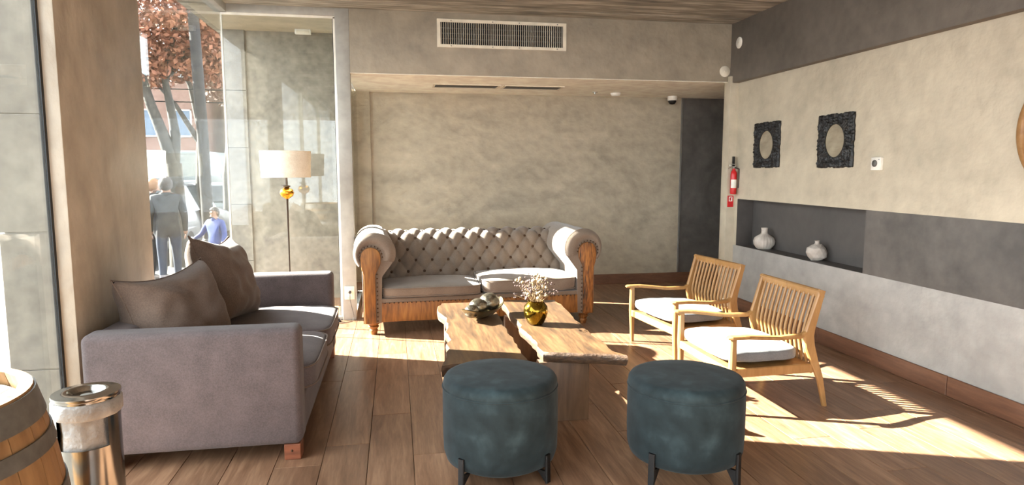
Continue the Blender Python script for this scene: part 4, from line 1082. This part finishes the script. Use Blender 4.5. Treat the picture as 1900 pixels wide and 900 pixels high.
def building(name, label, x0, x1, y, d, h, m, cols, rows):
    t = thing(name, label, 'building', ((x0 + x1) / 2, y, SZ))
    W_ = (x1 - x0) / 2
    bx('facade', m, -W_, W_, 0, d, 0, h, t)
    bx('cornice', M['bld2'], -W_ - 0.2, W_ + 0.2, -0.25, d, h, h + 0.3, t)
    for i in range(cols):
        for j in range(rows):
            cx_ = -W_ + (i + 0.5) * 2 * W_ / cols; z0 = 1.0 + j * 2.9
            o = MB().box(cx_ - 0.65, cx_ + 0.65, -0.06, 0.02, z0, z0 + 0.08).box(cx_ - 0.65, cx_ + 0.65, -0.06, 0.02, z0 + 1.6, z0 + 1.68).box(cx_ - 0.65, cx_ - 0.57, -0.06, 0.02, z0, z0 + 1.68).box(cx_ + 0.57, cx_ + 0.65, -0.06, 0.02, z0, z0 + 1.68).build('window', M['white'], t)
            bx('pane', M['bldwin'], cx_ - 0.57, cx_ + 0.57, -0.02, 0.0, z0 + 0.08, z0 + 1.6, o)
    return t
building('apartment_block', 'brick-coloured building with white windows at the end of the street', -20, -12.0, 44, 8, 7.5, M['bld1'], 4, 2)
building('apartment_block', 'pale rendered building with white windows beside the brick one', -11.0, -3.0, 47, 8, 8.5, M['bld2'], 4, 3)

# pedestrians
def person(label, loc, rz, h, top, legs, hair, step=0.0, child=False, arm_out=0.0):
    t = thing('person', label, 'person', loc, rz, 'pedestrians outside')
    k = h / 1.70
    J = {'pel': (0, 0, 0.93), 'wst': (0, 0, 1.08), 'chs': (0, 0, 1.28), 'nck': (0, 0.0, 1.45), 'hdb': (0, 0.01, 1.52), 'hdm': (0, 0.015, 1.59), 'hdt': (0, 0.01, 1.665)}
    Rr = {'pel': (0.16, 0.12), 'wst': (0.15, 0.115), 'chs': (0.17, 0.12), 'nck': (0.06, 0.06), 'hdb': (0.065, 0.075), 'hdm': (0.078, 0.095), 'hdt': (0.055, 0.065)}
    E_ = [('pel', 'wst'), ('wst', 'chs'), ('chs', 'nck'), ('nck', 'hdb'), ('hdb', 'hdm'), ('hdm', 'hdt')]
    for s_, nm in ((-1, 'l'), (1, 'r')):
        st_ = step * s_
        ao = arm_out if s_ > 0 else 0.0
        J.update({nm + 'sh': (s_ * 0.18, 0, 1.38), nm + 'el': (s_ * (0.235 + ao * 0.2), -0.02 - st_ * 0.25, 1.12), nm + 'wr': (s_ * (0.235 + ao * 0.42), 0.05 - st_ * 0.45, 0.90 + ao * 0.1), nm + 'pm': (s_ * (0.235 + ao * 0.46), 0.075 - st_ * 0.48, 0.83 + ao * 0.08),
                  nm + 'hp': (s_ * 0.095, 0, 0.88), nm + 'kn': (s_ * 0.10, 0.04 + st_ * 0.35, 0.49), nm + 'an': (s_ * 0.10, -0.01 + st_ * 0.75, 0.09), nm + 'to': (s_ * 0.115, 0.15 + st_ * 0.75, 0.035)})
        Rr.update({nm + 'sh': (0.075, 0.075), nm + 'el': (0.055, 0.055), nm + 'wr': (0.038, 0.038), nm + 'pm': (0.040, 0.022), nm + 'hp': (0.095, 0.095), nm + 'kn': (0.066, 0.066), nm + 'an': (0.046, 0.046), nm + 'to': (0.042, 0.032)})
        E_ += [('chs', nm + 'sh'), (nm + 'sh', nm + 'el'), (nm + 'el', nm + 'wr'), (nm + 'wr', nm + 'pm'), ('pel', nm + 'hp'), (nm + 'hp', nm + 'kn'), (nm + 'kn', nm + 'an'), (nm + 'an', nm + 'to')]
    names = list(J); idx = {n: i for i, n in enumerate(names)}
    me = bpy.data.meshes.new('body_skeleton')
    me.from_pydata([J[n] for n in names], [(idx[a], idx[b]) for a, b in E_], [])
    tmp = bpy.data.objects.new('body_skeleton', me); COL.objects.link(tmp)
    md = tmp.modifiers.new('skin', 'SKIN'); md.use_smooth_shade = True
    for i, n in enumerate(names):
        me.skin_vertices[0].data[i].radius = Rr[n]
        me.skin_vertices[0].data[i].use_root = (n == 'pel')
    sb = tmp.modifiers.new('sub', 'SUBSURF'); sb.levels = 2; sb.render_levels = 2
    dg = bpy.context.evaluated_depsgraph_get()
    bme = bpy.data.meshes.new_from_object(tmp.evaluated_get(dg))
    bpy.data.objects.remove(tmp)
    bmx = bmesh.new(); bmx.from_mesh(bme)
    # five separate fingers on each palm, and the nose
    for s_, nm in ((-1, 'l'), (1, 'r')):
        pm = Vector(J[nm + 'pm']); wrp = Vector(J[nm + 'wr']); d = (pm - wrp).normalized()
        ac = Vector((0, 1, 0)); ac = (ac - d * ac.dot(d)).normalized()
        for q, (o_, ln) in enumerate(((-0.030, 0.070), (-0.010, 0.085), (0.010, 0.080), (0.028, 0.062), (0.045, 0.05))):
            th2 = q == 4
            p0 = pm + ac * o_ + d * (0.0 if not th2 else -0.03)
            dd = (d + ac * (0.9 if th2 else 0.0)).normalized()
            inw = Vector((-s_, 0, 0))
            fb_ = MB().tube([p0, p0 + dd * ln * 0.5 + inw * 0.004, p0 + dd * ln * 0.85 + inw * 0.018], [0.010, 0.009, 0.007], 6)
            tm = bpy.data.meshes.new('t'); tm.from_pydata(fb_.v, [], fb_.f); bmx.from_mesh(tm); bpy.data.meshes.remove(tm)
    fb_ = MB().ball((0, 0.118, 1.585), 0.016, 5, 0, (0.8, 1.1, 1.5)).ball((-0.085, 0.01, 1.59), 0.022, 5, 0, (0.4, 0.8, 1.3)).ball((0.085, 0.01, 1.59), 0.022, 5, 0, (0.4, 0.8, 1.3))
    tm = bpy.data.meshes.new('t'); tm.from_pydata(fb_.v, [], fb_.f); bmx.from_mesh(tm); bpy.data.meshes.remove(tm)
    for fc in bmx.faces:
        c = fc.calc_center_median()
        if c.z > 1.455: mi = 0
        elif c.z < 0.085: mi = 3
        elif abs(c.x) > 0.175 and c.z < 0.885 + arm_out * 0.1: mi = 0
        elif c.z > 0.80: mi = 1
        else: mi = 2
        fc.material_index = mi; fc.smooth = True
    bmx.to_mesh(bme); bmx.free()
    for m in (M['skin'], top, legs, M['shoe']): bme.materials.append(m)
    b = bpy.data.objects.new('body', bme); COL.objects.link(b); b.parent = t
    # hair cap with face left clear, eyes and mouth
    hm = MB()
    def cap(u, v):
        th2 = 2 * PI * u; ph = v * PI * (0.70 - 0.12 * math.cos(th2))
        z = math.cos(ph)
        fx = math.sin(ph) * math.sin(th2); fy = math.sin(ph) * math.cos(th2)
        if fy > 0.15 and z < 0.45: fy = min(fy, 0.55); z = max(z, 0.42)
        return (0.098 * fx, 0.004 + 0.118 * fy, 1.60 + 0.118 * z)
    hm.grid(cap, 28, 14).build('hair', hair, t)
    MB().ball((-0.034, 0.103, 1.605), 0.010, 5).ball((0.034, 0.103, 1.605), 0.010, 5).box(-0.022, 0.022, 0.098, 0.106, 1.535, 1.541).build('eyes_and_mouth', M['hair'], t)
    MB().lathe([(0.075, 1.415), (0.085, 1.44), (0.082, 1.475), (0.07, 1.47)], 20).build('collar', top, t)
    for ch_ in t.children: ch_.scale = (k, k, k)
    return t
person('pedestrian in dark navy jacket and jeans walking away outside the window', (-3.36, 10.5, GZ), math.radians(15), 1.68, M['navy'], M['jeans'], M['hair'], 0.10)
person('fair-haired pedestrian in dark clothes half hidden behind the column', (-3.80, 11.3, GZ), math.radians(-40), 1.64, M['navy'], M['navy'], M['hair2'], 0.06)
person('child in bright blue jacket with an arm held out on the pavement', (-2.72, 10.6, GZ), math.radians(150), 1.22, M['blue'], M['jeans'], M['hair'], 0.05, True, 0.9)
